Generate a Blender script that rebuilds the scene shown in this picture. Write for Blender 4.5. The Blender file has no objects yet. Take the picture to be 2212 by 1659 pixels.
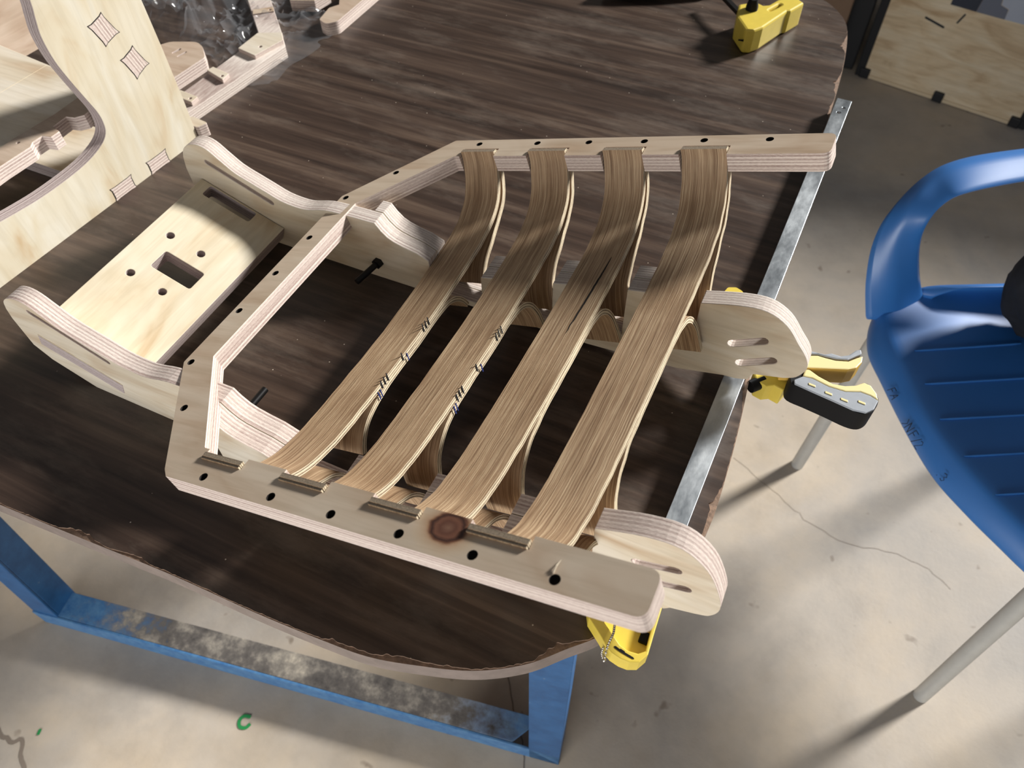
import bpy, bmesh, math, random
from mathutils import Vector, Matrix, noise
random.seed(7)
SC = bpy.context.scene
COL = SC.collection
TZ = 0.75                      # table top height above the floor (local z=0 of the measured data)

# ------------------------------------------------------------------ camera
cam_d = bpy.data.cameras.new('camera'); cam = bpy.data.objects.new('camera', cam_d); COL.objects.link(cam)
cam_d.sensor_width = 36.0; cam_d.lens = 1661.0/2212.0*36.0; cam_d.clip_start = 0.02
CR = ((0.9054379732, 0.3277343885, -0.2697633171), (0.4241485977, -0.7235877966, 0.5445352768), (-0.0167345083, -0.6074626500, -0.7941719493))
m = Matrix([(r[0], -r[1], -r[2], 0) for r in CR] + [(0, 0, 0, 1)])
m.translation = Vector((0.4632, -0.3978, 0.6120+TZ))
cam.matrix_world = m
SC.camera = cam
cam_d.dof.use_dof = True
cam_d.dof.focus_distance = 0.70
cam_d.dof.aperture_fstop = 9.0

# ------------------------------------------------------------------ light
SC.view_settings.view_transform = 'Standard'; SC.view_settings.look = 'None'
SC.view_settings.gamma = 1.0; SC.view_settings.use_curve_mapping = False
SC.view_settings.exposure = 0.0
world = bpy.data.worlds.new('world'); SC.world = world; world.use_nodes = True
bg = world.node_tree.nodes['Background']
bg.inputs['Color'].default_value = (0.92, 0.95, 1.0, 1); bg.inputs['Strength'].default_value = 0.13
sun_d = bpy.data.lights.new('sun', 'SUN'); sun_d.energy = 7.3; sun_d.angle = math.radians(9); sun_d.color = (1.0, 0.975, 0.935)
sun = bpy.data.objects.new('sun', sun_d); COL.objects.link(sun)
SUN_EL = math.radians(27)
sdir = Vector((0.6*math.cos(SUN_EL), 0.8*math.cos(SUN_EL), math.sin(SUN_EL)))
sun.rotation_euler = sdir.to_track_quat('Z', 'Y').to_euler(); sun.location = sdir*6
def area(name, loc, target, sx, sy, power, color):
    d = bpy.data.lights.new(name, 'AREA'); d.shape = 'RECTANGLE'; d.size = sx; d.size_y = sy; d.energy = power; d.color = color
    o = bpy.data.objects.new(name, d); COL.objects.link(o); o.location = loc
    o.rotation_euler = (Vector(loc)-Vector(target)).to_track_quat('Z', 'Y').to_euler()
    return o
area('doorway_light', (0.30, -2.2, 0.84), (0.0, 0.0, 0.82), 1.7, 0.8, 42, (1.0, 0.985, 0.97))

# ------------------------------------------------------------------ node helpers
def new_mat(name, rough=0.6, metallic=0.0):
    mt = bpy.data.materials.new(name); mt.use_nodes = True
    nt = mt.node_tree; b = nt.nodes['Principled BSDF']
    b.inputs['Roughness'].default_value = rough; b.inputs['Metallic'].default_value = metallic
    return mt, nt, b
def node(nt, t, **kw):
    n = nt.nodes.new(t)
    for k, v in kw.items(): setattr(n, k, v)
    return n
def coords(nt, kind='UV', scale=(1, 1, 1), rot=0.0, loc=(0, 0, 0)):
    tc = node(nt, 'ShaderNodeTexCoord'); mp = node(nt, 'ShaderNodeMapping')
    mp.inputs['Scale'].default_value = scale; mp.inputs['Rotation'].default_value = (0, 0, rot); mp.inputs['Location'].default_value = loc
    nt.links.new(tc.outputs[kind], mp.inputs['Vector']); return mp.outputs['Vector']
def noise_tex(nt, vec, scale, detail=4, rough=0.55, dist=0.0):
    n = node(nt, 'ShaderNodeTexNoise'); n.inputs['Scale'].default_value = scale; n.inputs['Detail'].default_value = detail
    n.inputs['Roughness'].default_value = rough; n.inputs['Distortion'].default_value = dist
    nt.links.new(vec, n.inputs['Vector']); return n.outputs['Fac']
def ramp(nt, fac, stops):
    r = node(nt, 'ShaderNodeValToRGB'); e = r.color_ramp.elements
    while len(e) > 2: e.remove(e[-1])
    for i, (p, c) in enumerate(stops):
        el = e[i] if i < 2 else e.new(p)
        el.position = p
    es = sorted(range(len(stops)), key=lambda i: stops[i][0])
    for i, (p, c) in enumerate(sorted(stops, key=lambda s: s[0])):
        e[i].position = p; e[i].color = tuple(c)+((1,) if len(c) == 3 else ())
    nt.links.new(fac, r.inputs['Fac']); return r.outputs['Color']
def mix(nt, a, b, fac, mode='MIX'):
    n = node(nt, 'ShaderNodeMix', data_type='RGBA', blend_type=mode)
    for sock, v in ((n.inputs[6], a), (n.inputs[7], b), (n.inputs[0], fac)):
        if hasattr(v, 'is_linked') or hasattr(v, 'links'): nt.links.new(v, sock)
        elif isinstance(v, (int, float)): sock.default_value = v
        else: sock.default_value = tuple(v)+((1,) if len(v) == 3 else ())
    return n.outputs[2]
def mth(nt, op, a, b=None, c=None):
    n = node(nt, 'ShaderNodeMath', operation=op)
    for i, v in enumerate((a, b, c)):
        if v is None: continue
        if hasattr(v, 'links'): nt.links.new(v, n.inputs[i])
        else: n.inputs[i].default_value = v
    return n.outputs[0]
def bump(nt, b, h, strength=0.3, dist=0.001):
    n = node(nt, 'ShaderNodeBump'); n.inputs['Strength'].default_value = strength; n.inputs['Distance'].default_value = dist
    nt.links.new(h, n.inputs['Height']); nt.links.new(n.outputs['Normal'], b.inputs['Normal'])
G = lambda v: tuple(((x/255.0)/12.92 if x/255.0 <= 0.04045 else ((x/255.0+0.055)/1.055)**2.4) for x in v)

def mat_ply_face(name, light, mid, dark, rot=0.0, seed=0.0, knot=None, blotch=0.5, rough=0.55):
    mt, nt, b = new_mat(name, rough)
    v = coords(nt, 'UV', (1, 1, 1), rot, (seed, seed*1.7, 0))
    st = node(nt, 'ShaderNodeMapping'); st.inputs['Scale'].default_value = (9, 120, 1); nt.links.new(v, st.inputs['Vector'])
    g = noise_tex(nt, st.outputs['Vector'], 1.0, 5, 0.6, 0.6)
    st2 = node(nt, 'ShaderNodeMapping'); st2.inputs['Scale'].default_value = (7, 22, 1); nt.links.new(v, st2.inputs['Vector'])
    bl = noise_tex(nt, st2.outputs['Vector'], 1.0, 3, 0.5, 1.2)
    col = ramp(nt, bl, [(0.32, light), (0.55, mid), (0.74, dark)])
    grain = ramp(nt, g, [(0.38, (0.80, 0.78, 0.74)), (0.56, (1, 1, 1))])
    col = mix(nt, col, grain, blotch, 'MULTIPLY')
    if knot:
        tc = node(nt, 'ShaderNodeTexCoord')
        ad = node(nt, 'ShaderNodeVectorMath', operation='SUBTRACT'); nt.links.new(tc.outputs['UV'], ad.inputs[0]); ad.inputs[1].default_value = (knot[0], knot[1], 0)
        sc = node(nt, 'ShaderNodeVectorMath', operation='MULTIPLY'); nt.links.new(ad.outputs[0], sc.inputs[0]); sc.inputs[1].default_value = (0.9, 1.1, 0)
        ln = node(nt, 'ShaderNodeVectorMath', operation='LENGTH'); nt.links.new(sc.outputs[0], ln.inputs[0])
        nz = noise_tex(nt, coords(nt, 'UV', (90, 160, 1)), 1.0, 3)
        d = mth(nt, 'ADD', ln.outputs['Value'], mth(nt, 'MULTIPLY', mth(nt, 'SUBTRACT', nz, 0.5), 0.003))
        f = mth(nt, 'DIVIDE', d, 0.03)
        kn = noise_tex(nt, coords(nt, 'UV', (70, 260, 1)), 1.0, 4, 0.6)
        kc = ramp(nt, mth(nt, 'ADD', f, mth(nt, 'MULTIPLY', mth(nt, 'SUBTRACT', kn, 0.5), 0.10)), [(0.0, G((126, 92, 74))), (0.16, G((98, 62, 48))), (0.26, G((116, 76, 58))), (0.345, G((58, 34, 28))), (0.40, G((112, 74, 54))), (0.46, G((168, 124, 86))), (0.7, G((196, 166, 126)))])
        kf = ramp(nt, f, [(0.40, (1, 1, 1)), (0.48, (0.55, 0.55, 0.55)), (0.8, (0, 0, 0))])
        col = mix(nt, col, kc, kf)
    nt.links.new(col, b.inputs['Base Color']); bump(nt, b, g, 0.15, 0.0006)
    return mt
def mat_ply_edge(name, a, c, n_plies=9, seed=0.0):
    """v of the UV map is the distance through the board in metres / thickness (0..1)."""
    mt, nt, b = new_mat(name, 0.75)
    v = coords(nt, 'UV', (1, 1, 1), 0, (seed, 0, 0))
    sp = node(nt, 'ShaderNodeSeparateXYZ'); nt.links.new(v, sp.inputs[0])
    nz = noise_tex(nt, coords(nt, 'UV', (28, 9, 1)), 1.0, 3, 0.5)
    vv = mth(nt, 'ADD', sp.outputs['Y'], mth(nt, 'MULTIPLY', mth(nt, 'SUBTRACT', nz, 0.5), 0.05))
    s = mth(nt, 'SINE', mth(nt, 'MULTIPLY', vv, math.pi*(n_plies+2)))
    fine = noise_tex(nt, coords(nt, 'UV', (260, 38, 1)), 1.0, 4, 0.7)
    pl = noise_tex(nt, coords(nt, 'UV', (1.5, 7.5, 1), 0, (seed, seed*1.3+3, 0)), 1.0, 3, 0.6)
    fac = mth(nt, 'ADD', mth(nt, 'ADD', mth(nt, 'MULTIPLY', s, 0.13), mth(nt, 'MULTIPLY', mth(nt, 'SUBTRACT', pl, 0.5), 1.3)), mth(nt, 'MULTIPLY_ADD', mth(nt, 'SUBTRACT', fine, 0.5), 1.1, 0.55))
    col = ramp(nt, fac, [(0.12, c), (0.5, tuple((x*0.45+y*0.55) for x, y in zip(c, a))), (0.8, a)])
    nt.links.new(col, b.inputs['Base Color'])
    bump(nt, b, fac, 0.5, 0.0006)
    return mt
def mat_simple(name, color, rough=0.5, metallic=0.0, noise_amt=0.0, nscale=30, bumpamt=0.0, coat=0.0):
    mt, nt, b = new_mat(name, rough, metallic)
    if noise_amt or bumpamt:
        n = noise_tex(nt, coords(nt, 'Object'), nscale, 5, 0.6)
        lo = tuple(x*(1-noise_amt) for x in color); hi = tuple(min(1, x*(1+noise_amt)) for x in color)
        nt.links.new(ramp(nt, n, [(0.3, lo), (0.7, hi)]), b.inputs['Base Color'])
        if bumpamt: bump(nt, b, n, bumpamt, 0.001)
    else: b.inputs['Base Color'].default_value = tuple(color)+(1,)
    if coat: b.inputs['Coat Weight'].default_value = coat
    return mt

M = {}
M['ply_warm'] = mat_ply_face('plywood_face_beech', G((204, 188, 168)), G((194, 174, 152)), G((176, 150, 124)), knot=(0.3425, -0.218), seed=0.0)
M['ply_pale'] = mat_ply_face('plywood_face_pale', G((220, 211, 195)), G((208, 195, 173)), G((190, 167, 139)), seed=3.1)
M['ply_pale2'] = mat_ply_face('plywood_face_pale_b', G((220, 210, 188)), G((211, 197, 170)), G((194, 170, 136)), seed=8.3, rot=math.pi/2)
M['ply_pine'] = mat_ply_face('plywood_face_pine', G((212, 206, 190)), G((204, 193, 169)), G((186, 160, 124)), seed=5.2, rot=math.pi/2, blotch=0.35)
M['ply_dull'] = mat_ply_face('plywood_face_dull', G((196, 178, 160)), G((182, 160, 140)), G((160, 136, 116)), seed=11.0)
M['ply_case'] = mat_ply_face('plywood_face_case', G((232, 216, 186)), G((222, 200, 164)), G((190, 160, 122)), seed=21.0, blotch=0.5)
M['edge'] = mat_ply_edge('plywood_edge', G((226, 212, 202)), G((140, 112, 104)))
M['edge_pale'] = mat_ply_edge('plywood_edge_pale', G((224, 214, 204)), G((158, 136, 128)), 9, 2.0)
M['edge_dark'] = mat_ply_edge('plywood_edge_weathered', G((196, 182, 178)), G((120, 102, 100)), 9, 4.0)
def mat_slat(name, seed):
    mt, nt, b = new_mat(name, 0.62)
    g = noise_tex(nt, coords(nt, 'UV', (14, 900, 1), 0, (seed, seed*2.3, 0)), 1.0, 5, 0.65, 0.05)
    g2 = noise_tex(nt, coords(nt, 'UV', (5, 150, 1), 0, (seed*3, seed, 0)), 1.0, 5, 0.6, 0.2)
    bl = noise_tex(nt, coords(nt, 'UV', (11, 8, 1), 0, (seed, 0, 0)), 1.0, 4, 0.6)
    c1 = ramp(nt, g, [(0.30, G((118, 90, 64))), (0.48, G((174, 144, 112))), (0.66, G((210, 186, 152)))])
    c2 = ramp(nt, g2, [(0.32, (0.62, 0.57, 0.52)), (0.52, (1, 1, 1))])
    c3 = ramp(nt, bl, [(0.32, (0.74, 0.68, 0.62)), (0.58, (1, 1, 1))])
    col = mix(nt, mix(nt, c1, c2, 0.9, 'MULTIPLY'), c3, 0.85, 'MULTIPLY')
    nt.links.new(col, b.inputs['Base Color']); bump(nt, b, g, 0.6, 0.0008)
    return mt
M['split'] = mat_simple('dark_split', G((30, 22, 16)), 0.95)
for i in range(4): M['slat%d' % i] = mat_slat('slat_veneer_%s' % 'abcd'[i], 1.3*i+0.7)
def mat_slat_edge():
    mt, nt, b = new_mat('slat_edge', 0.7)
    v = coords(nt, 'UV', (1, 1, 1))
    sp = node(nt, 'ShaderNodeSeparateXYZ'); nt.links.new(v, sp.inputs[0])
    nz = noise_tex(nt, coords(nt, 'UV', (30, 3, 1)), 1.0, 4, 0.6)
    vv = mth(nt, 'ADD', sp.outputs['Y'], mth(nt, 'MULTIPLY', mth(nt, 'SUBTRACT', nz, 0.5), 0.35))
    s = mth(nt, 'ABSOLUTE', mth(nt, 'SUBTRACT', mth(nt, 'FRACT', mth(nt, 'MULTIPLY', vv, 2.0)), 0.5))
    fine = noise_tex(nt, coords(nt, 'UV', (180, 8, 1)), 1.0, 4, 0.7)
    f = mth(nt, 'ADD', s, mth(nt, 'MULTIPLY', mth(nt, 'SUBTRACT', fine, 0.5), 0.35))
    col = ramp(nt, f, [(0.03, G((70, 52, 40))), (0.12, G((170, 150, 122))), (0.4, G((222, 208, 180)))])
    nt.links.new(col, b.inputs['Base Color']); bump(nt, b, f, 0.5, 0.0006)
    return mt
M['slat_edge'] = mat_slat_edge()
M['slat_end'] = mat_simple('slat_end_grain', G((130, 116, 98)), 0.8, 0, 0.35, 900, 0.3)
def mat_table():
    mt, nt, b = new_mat('table_laminate', 0.36)
    rz = math.radians(3)
    g = noise_tex(nt, coords(nt, 'Object', (3.0, 70, 1), rz), 1.0, 6, 0.6, 0.35)
    g2 = noise_tex(nt, coords(nt, 'Object', (1.2, 16, 1), rz, (4, 2, 0)), 1.0, 3, 0.5, 0.3)
    col = ramp(nt, g, [(0.30, G((44, 34, 29))), (0.52, G((70, 56, 48))), (0.72, G((98, 82, 70)))])
    col = mix(nt, col, ramp(nt, g2, [(0.35, (0.72, 0.68, 0.66)), (0.65, (1, 1, 1))]), 0.8, 'MULTIPLY')
    vo = node(nt, 'ShaderNodeTexVoronoi'); vo.inputs['Scale'].default_value = 80
    nt.links.new(coords(nt, 'Object'), vo.inputs['Vector'])
    sel = noise_tex(nt, coords(nt, 'Object', (1, 1, 1), 0, (9, 3, 0)), 5.0, 2)
    rnd = node(nt, 'ShaderNodeSeparateColor'); nt.links.new(vo.outputs['Color'], rnd.inputs[0])
    spk = mth(nt, 'MULTIPLY', mth(nt, 'LESS_THAN', vo.outputs['Distance'], 0.055), mth(nt, 'GREATER_THAN', rnd.outputs[0], 0.72))
    col = mix(nt, col, G((176, 164, 150)), spk)
    du = noise_tex(nt, coords(nt, 'Object', (1, 3, 1), 0.4), 7.0, 6, 0.7)
    dust = ramp(nt, du, [(0.5, (0, 0, 0)), (0.8, (0.28, 0.28, 0.28))])
    col = mix(nt, col, G((150, 136, 122)), dust)
    nt.links.new(col, b.inputs['Base Color'])
    nt.links.new(ramp(nt, du, [(0.3, (0.30,)*3), (0.75, (0.52,)*3)]), b.inputs['Roughness'])
    bump(nt, b, g, 0.08, 0.0005)
    return mt
M['table'] = mat_table()
M['table_core'] = mat_simple('table_edge_band', G((122, 110, 104)), 0.55, 0, 0.18, 60, 0.1)
M['table_chip'] = mat_simple('table_chipped_core', G((132, 108, 90)), 0.8, 0, 0.35, 240, 0.4)
def mat_floor():
    mt, nt, b = new_mat('concrete', 0.62)
    v = coords(nt, 'Object')
    a = noise_tex(nt, v, 2.2, 8, 0.62, 0.3); c = noise_tex(nt, v, 11, 6, 0.65); f = noise_tex(nt, v, 140, 3, 0.6)
    col = ramp(nt, a, [(0.30, G((156, 151, 145))), (0.48, G((180, 170, 157))), (0.64, G((192, 177, 156))), (0.8, G((198, 191, 180)))])
    col = mix(nt, col, ramp(nt, c, [(0.3, (0.80, 0.79, 0.78)), (0.6, (1, 1, 1))]), 0.8, 'MULTIPLY')
    sp = noise_tex(nt, v, 34, 2, 0.4)
    col = mix(nt, col, G((120, 106, 92)), ramp(nt, sp, [(0.72, (0, 0, 0)), (0.80, (0.7, 0.7, 0.7))]))
    nt.links.new(col, b.inputs['Base Color'])
    nt.links.new(ramp(nt, c, [(0.3, (0.5,)*3), (0.7, (0.75,)*3)]), b.inputs['Roughness'])
    bump(nt, b, mth(nt, 'ADD', c, mth(nt, 'MULTIPLY', f, 0.4)), 0.25, 0.002)
    return mt
M['floor'] = mat_floor()
def mat_steel_blue():
    mt, nt, b = new_mat('blue_paint', 0.42)
    v = coords(nt, 'Object'); n = noise_tex(nt, v, 26, 6, 0.7); n2 = noise_tex(nt, v, 6, 4, 0.6)
    col = ramp(nt, n, [(0.34, G((32, 76, 122))), (0.6, G((42, 92, 142)))])
    col = mix(nt, col, G((158, 170, 176)), ramp(nt, n, [(0.66, (0, 0, 0)), (0.74, (0.8, 0.8, 0.8))]))
    nt.links.new(col, b.inputs['Base Color']); bump(nt, b, n, 0.15, 0.001)
    return mt
M['blue_steel'] = mat_steel_blue()
def mat_rail():                    # blue paint worn down to grimy grey by feet along the middle of the rail
    mt, nt, b = new_mat('worn_blue_paint', 0.5)
    v = coords(nt, 'Object'); n = noise_tex(nt, v, 22, 7, 0.72); n3 = noise_tex(nt, v, 60, 5, 0.7)
    tc = node(nt, 'ShaderNodeTexCoord'); sp = node(nt, 'ShaderNodeSeparateXYZ'); nt.links.new(tc.outputs['UV'], sp.inputs[0])
    wear = mth(nt, 'ADD', sp.outputs['X'], mth(nt, 'MULTIPLY', mth(nt, 'SUBTRACT', n, 0.5), 0.45))
    blue = ramp(nt, n3, [(0.3, G((46, 96, 150))), (0.7, G((90, 134, 172)))])
    grime = ramp(nt, n, [(0.3, G((56, 54, 54))), (0.48, G((96, 92, 88))), (0.62, G((142, 136, 126))), (0.75, G((196, 186, 168)))])
    wf = ramp(nt, wear, [(0.10, (0, 0, 0)), (0.22, (1, 1, 1)), (0.80, (1, 1, 1)), (0.95, (0.12, 0.12, 0.12))])
    nt.links.new(mix(nt, blue, grime, wf), b.inputs['Base Color'])
    bump(nt, b, n3, 0.15, 0.001)
    return mt
M['rail'] = mat_rail()
def mat_galv():
    mt, nt, b = new_mat('galvanised_steel', 0.34, 0.85)
    n = noise_tex(nt, coords(nt, 'Object', (1, 0.4, 1)), 30, 6, 0.7)
    nt.links.new(ramp(nt, n, [(0.3, G((150, 158, 166))), (0.7, G((206, 212, 216)))]), b.inputs['Base Color'])
    r = noise_tex(nt, coords(nt, 'Object', (1, 0.6, 1), 0.6, (3, 1, 0)), 26, 4)
    nt.links.new(ramp(nt, n, [(0.3, (0.26,)*3), (0.7, (0.5,)*3)]), b.inputs['Roughness'])
    return mt
M['galv'] = mat_galv()
M['black'] = mat_simple('black_rubber', G((15, 15, 17)), 0.6)
M['black'].node_tree.nodes['Principled BSDF'].inputs['Specular IOR Level'].default_value = 0.2
M['black_steel'] = mat_simple('black_oxide_steel', G((22, 21, 22)), 0.4, 0.4)
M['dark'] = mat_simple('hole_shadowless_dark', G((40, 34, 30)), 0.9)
M['bore_shade'] = mat_simple('drill_bore_shade', G((30, 24, 20)), 0.9)  # shade inside the drilled holes, put into the colour of the bore walls
M['yellow'] = mat_simple('yellow_plastic', G((218, 194, 78)), 0.42, 0, 0.05, 60, 0.05)
M['yellow_pale'] = mat_simple('pale_yellow_plastic', G((240, 224, 164)), 0.4)
M['amber'] = mat_simple('amber_plastic', G((222, 180, 84)), 0.45)
M['grey_grip'] = mat_simple('grey_rubber', G((152, 158, 166)), 0.6, 0, 0.08, 90)
M['steel'] = mat_simple('bright_steel', G((200, 196, 188)), 0.25, 1.0)
M['blue_plastic'] = mat_simple('blue_plastic', G((48, 112, 184)), 0.40, 0, 0.04, 14, 0.03)
M['blue_plastic'].node_tree.nodes['Principled BSDF'].inputs['Specular IOR Level'].default_value = 0.8
M['ink'] = mat_simple('ink', G((24, 30, 40)), 0.7)
M['blue_ink'] = mat_simple('blue_ink', G((30, 50, 120)), 0.7)
M['alu'] = mat_simple('grey_painted_tube', G((186, 186, 182)), 0.42, 0.15, 0.05, 50)
M['black_cloth'] = mat_simple('black_cloth', G((20, 23, 30)), 0.85, 0, 0.3, 120, 0.3)
M['case_black'] = mat_simple('case_black_trim', G((22, 23, 26)), 0.6)
M['sticker_navy'] = mat_simple('sticker_navy', G((46, 52, 66)), 0.6)
M['sticker_grey'] = mat_simple('sticker_grey', G((110, 116, 130)), 0.6)
M['sticker_pale'] = mat_simple('sticker_pale', G((178, 186, 200)), 0.6)
M['green'] = mat_simple('green_paint', G((34, 132, 70)), 0.6)
M['crack'] = mat_simple('crack_dirt', G((128, 116, 104)), 0.95)
M['wall'] = mat_simple('plaster', G((176, 170, 162)), 0.9, 0, 0.06, 4)
M['cardboard'] = mat_simple('cardboard', G((126, 102, 82)), 0.85, 0, 0.08, 9)
def mat_bag():
    mt = bpy.data.materials.new('clear_polythene'); mt.use_nodes = True; nt = mt.node_tree
    b = nt.nodes['Principled BSDF']; out = nt.nodes['Material Output']
    b.inputs['Base Color'].default_value = (0.30, 0.31, 0.33, 1); b.inputs['Roughness'].default_value = 0.09
    b.inputs['Specular IOR Level'].default_value = 1.0; b.inputs['Coat Weight'].default_value = 1.0; b.inputs['Coat Roughness'].default_value = 0.04
    tr = node(nt, 'ShaderNodeBsdfTransparent'); mx = node(nt, 'ShaderNodeMixShader')
    lw = node(nt, 'ShaderNodeLayerWeight'); lw.inputs['Blend'].default_value = 0.35
    n = noise_tex(nt, coords(nt, 'Object'), 26, 4, 0.6)
    f = mth(nt, 'ADD', mth(nt, 'MULTIPLY', lw.outputs['Facing'], 0.30), mth(nt, 'MULTIPLY', n, 0.16))
    nt.links.new(f, mx.inputs[0]); nt.links.new(tr.outputs[0], mx.inputs[1]); nt.links.new(b.outputs[0], mx.inputs[2])
    nt.links.new(mx.outputs[0], out.inputs['Surface'])
    return mt
M['bag'] = mat_bag()

# ------------------------------------------------------------------ object helpers
def W(x, y, z): return Vector((x, y, z+TZ))
def thing(name, label, cat, loc, group=None):
    o = bpy.data.objects.new(name, None); COL.objects.link(o); o.location = loc
    o.empty_display_size = 0.05; o['label'] = label; o['category'] = cat
    if group: o['group'] = group
    return o
def root_loc(p):
    while p.parent: p = p.parent
    return Vector(p.location)
def obj(name, bm, mats, parent=None, smooth=False, bevel=0.0, label=None):
    """World-space bmesh -> one mesh object."""
    if not isinstance(mats, (list, tuple)): mats = [mats]
    if parent is None:
        vs = [v.co for v in bm.verts]
        off = Vector(((min(v.x for v in vs)+max(v.x for v in vs))/2, (min(v.y for v in vs)+max(v.y for v in vs))/2, min(v.z for v in vs)))
    else: off = root_loc(parent)
    bmesh.ops.translate(bm, vec=-off, verts=bm.verts)
    me = bpy.data.meshes.new(name); bm.to_mesh(me); bm.free()
    for mt in mats: me.materials.append(M[mt] if isinstance(mt, str) else mt)
    if smooth:
        for p in me.polygons: p.use_smooth = True
    o = bpy.data.objects.new(name, me); COL.objects.link(o)
    if parent is None: o.location = off
    else: o.parent = parent
    if bevel:
        md = o.modifiers.new('edge_softening', 'BEVEL'); md.width = bevel; md.segments = 2; md.limit_method = 'ANGLE'; md.angle_limit = math.radians(50)
    if smooth and hasattr(me, 'set_sharp_from_angle'): me.set_sharp_from_angle(angle=math.radians(42))
    if label: o['label'] = label
    return o
def tag(o, label, cat, group=None):
    o['label'] = label; o['category'] = cat
    if group: o['group'] = group
    return o
def struct(o): o['kind'] = 'structure'; return o
def prism(bm, out, holes, O, ex, ey, ez, T, caps=0, side=1, hole_side=None):
    """Flat board: 2-D outline (with holes) in the plane O,ex,ey, its face at O, thickness T towards -ez."""
    uv = bm.loops.layers.uv.verify()
    O = Vector(O); ex = Vector(ex); ey = Vector(ey); ez = Vector(ez)
    P = lambda p, d=0.0: O+ex*p[0]+ey*p[1]-ez*d
    tmp = bmesh.new(); loops = []; idx = {}
    for lp in [out]+list(holes):
        vs = [tmp.verts.new((p[0], p[1], 0)) for p in lp]
        for i in range(len(vs)): tmp.edges.new((vs[i], vs[(i+1) % len(vs)]))
        loops.append(vs)
    bmesh.ops.triangle_fill(tmp, use_beauty=True, use_dissolve=False, edges=tmp.edges[:])
    tmp.verts.index_update()
    tops = {}; bots = {}
    for lp in loops:
        for v in lp:
            tops[v] = bm.verts.new(P((v.co.x, v.co.y))); bots[v] = bm.verts.new(P((v.co.x, v.co.y), T))
    for f in tmp.faces:
        vs = list(f.verts)
        if f.normal.z < 0: vs.reverse()
        a = bm.faces.new([tops[v] for v in vs]); a.material_index = caps
        for l, v in zip(a.loops, vs): l[uv].uv = (v.co.x, v.co.y)
        c = bm.faces.new([bots[v] for v in reversed(vs)]); c.material_index = caps
        for l, v in zip(c.loops, reversed(vs)): l[uv].uv = (v.co.x+0.37, v.co.y)
    for k, lp in enumerate(loops):
        ar = sum(lp[i].co.x*lp[(i+1) % len(lp)].co.y-lp[(i+1) % len(lp)].co.x*lp[i].co.y for i in range(len(lp)))
        seq = lp if (ar > 0) == (k == 0) else lp[::-1]
        s = 0.0
        for i in range(len(seq)):
            a, c = seq[i], seq[(i+1) % len(seq)]; L = (a.co-c.co).length
            f = bm.faces.new([tops[a], bots[a], bots[c], tops[c]]); f.material_index = side if k == 0 or hole_side is None else hole_side
            for l, q in zip(f.loops, ((s, 0), (s, 1), (s+L, 1), (s+L, 0))): l[uv].uv = q
            s += L
    tmp.free()
    return bm
def flat(name, out, holes, O, ex, ey, ez, T, mats, parent=None, bevel=0.0007, smooth=False, label=None):
    return obj(name, prism(bmesh.new(), out, holes, O, ex, ey, ez, T, hole_side=2 if len(mats) > 2 else None), mats, parent, smooth, bevel, label)
def circle(cx, cy, r, n=14, ph=0.0): return [(cx+r*math.cos(2*math.pi*i/n+ph), cy+r*math.sin(2*math.pi*i/n+ph)) for i in range(n)]
def slot2(a, b, w, n=5):
    a = Vector(a); b = Vector(b); d = (b-a).normalized(); q = Vector((-d.y, d.x)); r = w/2; pts = []
    for c, s in ((b, -1), (a, 1)):
        for i in range(n+1):
            t = -math.pi/2+math.pi*i/n
            v = d*math.cos(t)*(-s)+q*math.sin(t)*(-s)
            pts.append(tuple(c+v*r))
    return pts
def fillet(pts, rad, n=4):
    """Round the corners of a polygon; rad = one radius or {index: radius}."""
    res = []
    N = len(pts)
    for i, p in enumerate(pts):
        r = rad.get(i, 0) if isinstance(rad, dict) else rad
        p = Vector(p)
        if r <= 0: res.append(tuple(p)); continue
        a = Vector(pts[i-1])-p; c = Vector(pts[(i+1) % N])-p
        la, lc = a.length, c.length; a.normalize(); c.normalize()
        ang = a.angle(c)
        if ang > 3.05: res.append(tuple(p)); continue
        t = min(r/math.tan(ang/2), la*0.45, lc*0.45)
        p0 = p+a*t; p1 = p+c*t
        for k in range(n+1):
            u = k/n
            res.append(tuple(p0*(1-u)**2+p*2*u*(1-u)+p1*u*u))
    return res
def smooth_curve(pts, n=4, closed=False):
    """Catmull-Rom through the points."""
    P = [Vector(p) for p in pts]; N = len(P); res = []
    for i in range(N if closed else N-1):
        p0 = P[(i-1) % N] if closed or i > 0 else P[i]*2-P[i+1]
        p1 = P[i]; p2 = P[(i+1) % N]
        p3 = P[(i+2) % N] if closed or i+2 < N else P[i+1]*2-P[i]
        for k in range(n):
            t = k/n
            res.append(0.5*((2*p1)+(p2-p0)*t+(2*p0-5*p1+4*p2-p3)*t*t+(3*p1-p0-3*p2+p3)*t**3))
    if not closed: res.append(P[-1])
    return res
def box(bm, lo, hi, mi=0, mat4=None):
    vs = [bm.verts.new(Vector((x, y, z)) if mat4 is None else mat4 @ Vector((x, y, z))) for x in (lo[0], hi[0]) for y in (lo[1], hi[1]) for z in (lo[2], hi[2])]
    for q in ((0, 1, 3, 2), (4, 6, 7, 5), (0, 4, 5, 1), (2, 3, 7, 6), (0, 2, 6, 4), (1, 5, 7, 3)):
        f = bm.faces.new([vs[i] for i in q]); f.material_index = mi
    return bm
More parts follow.
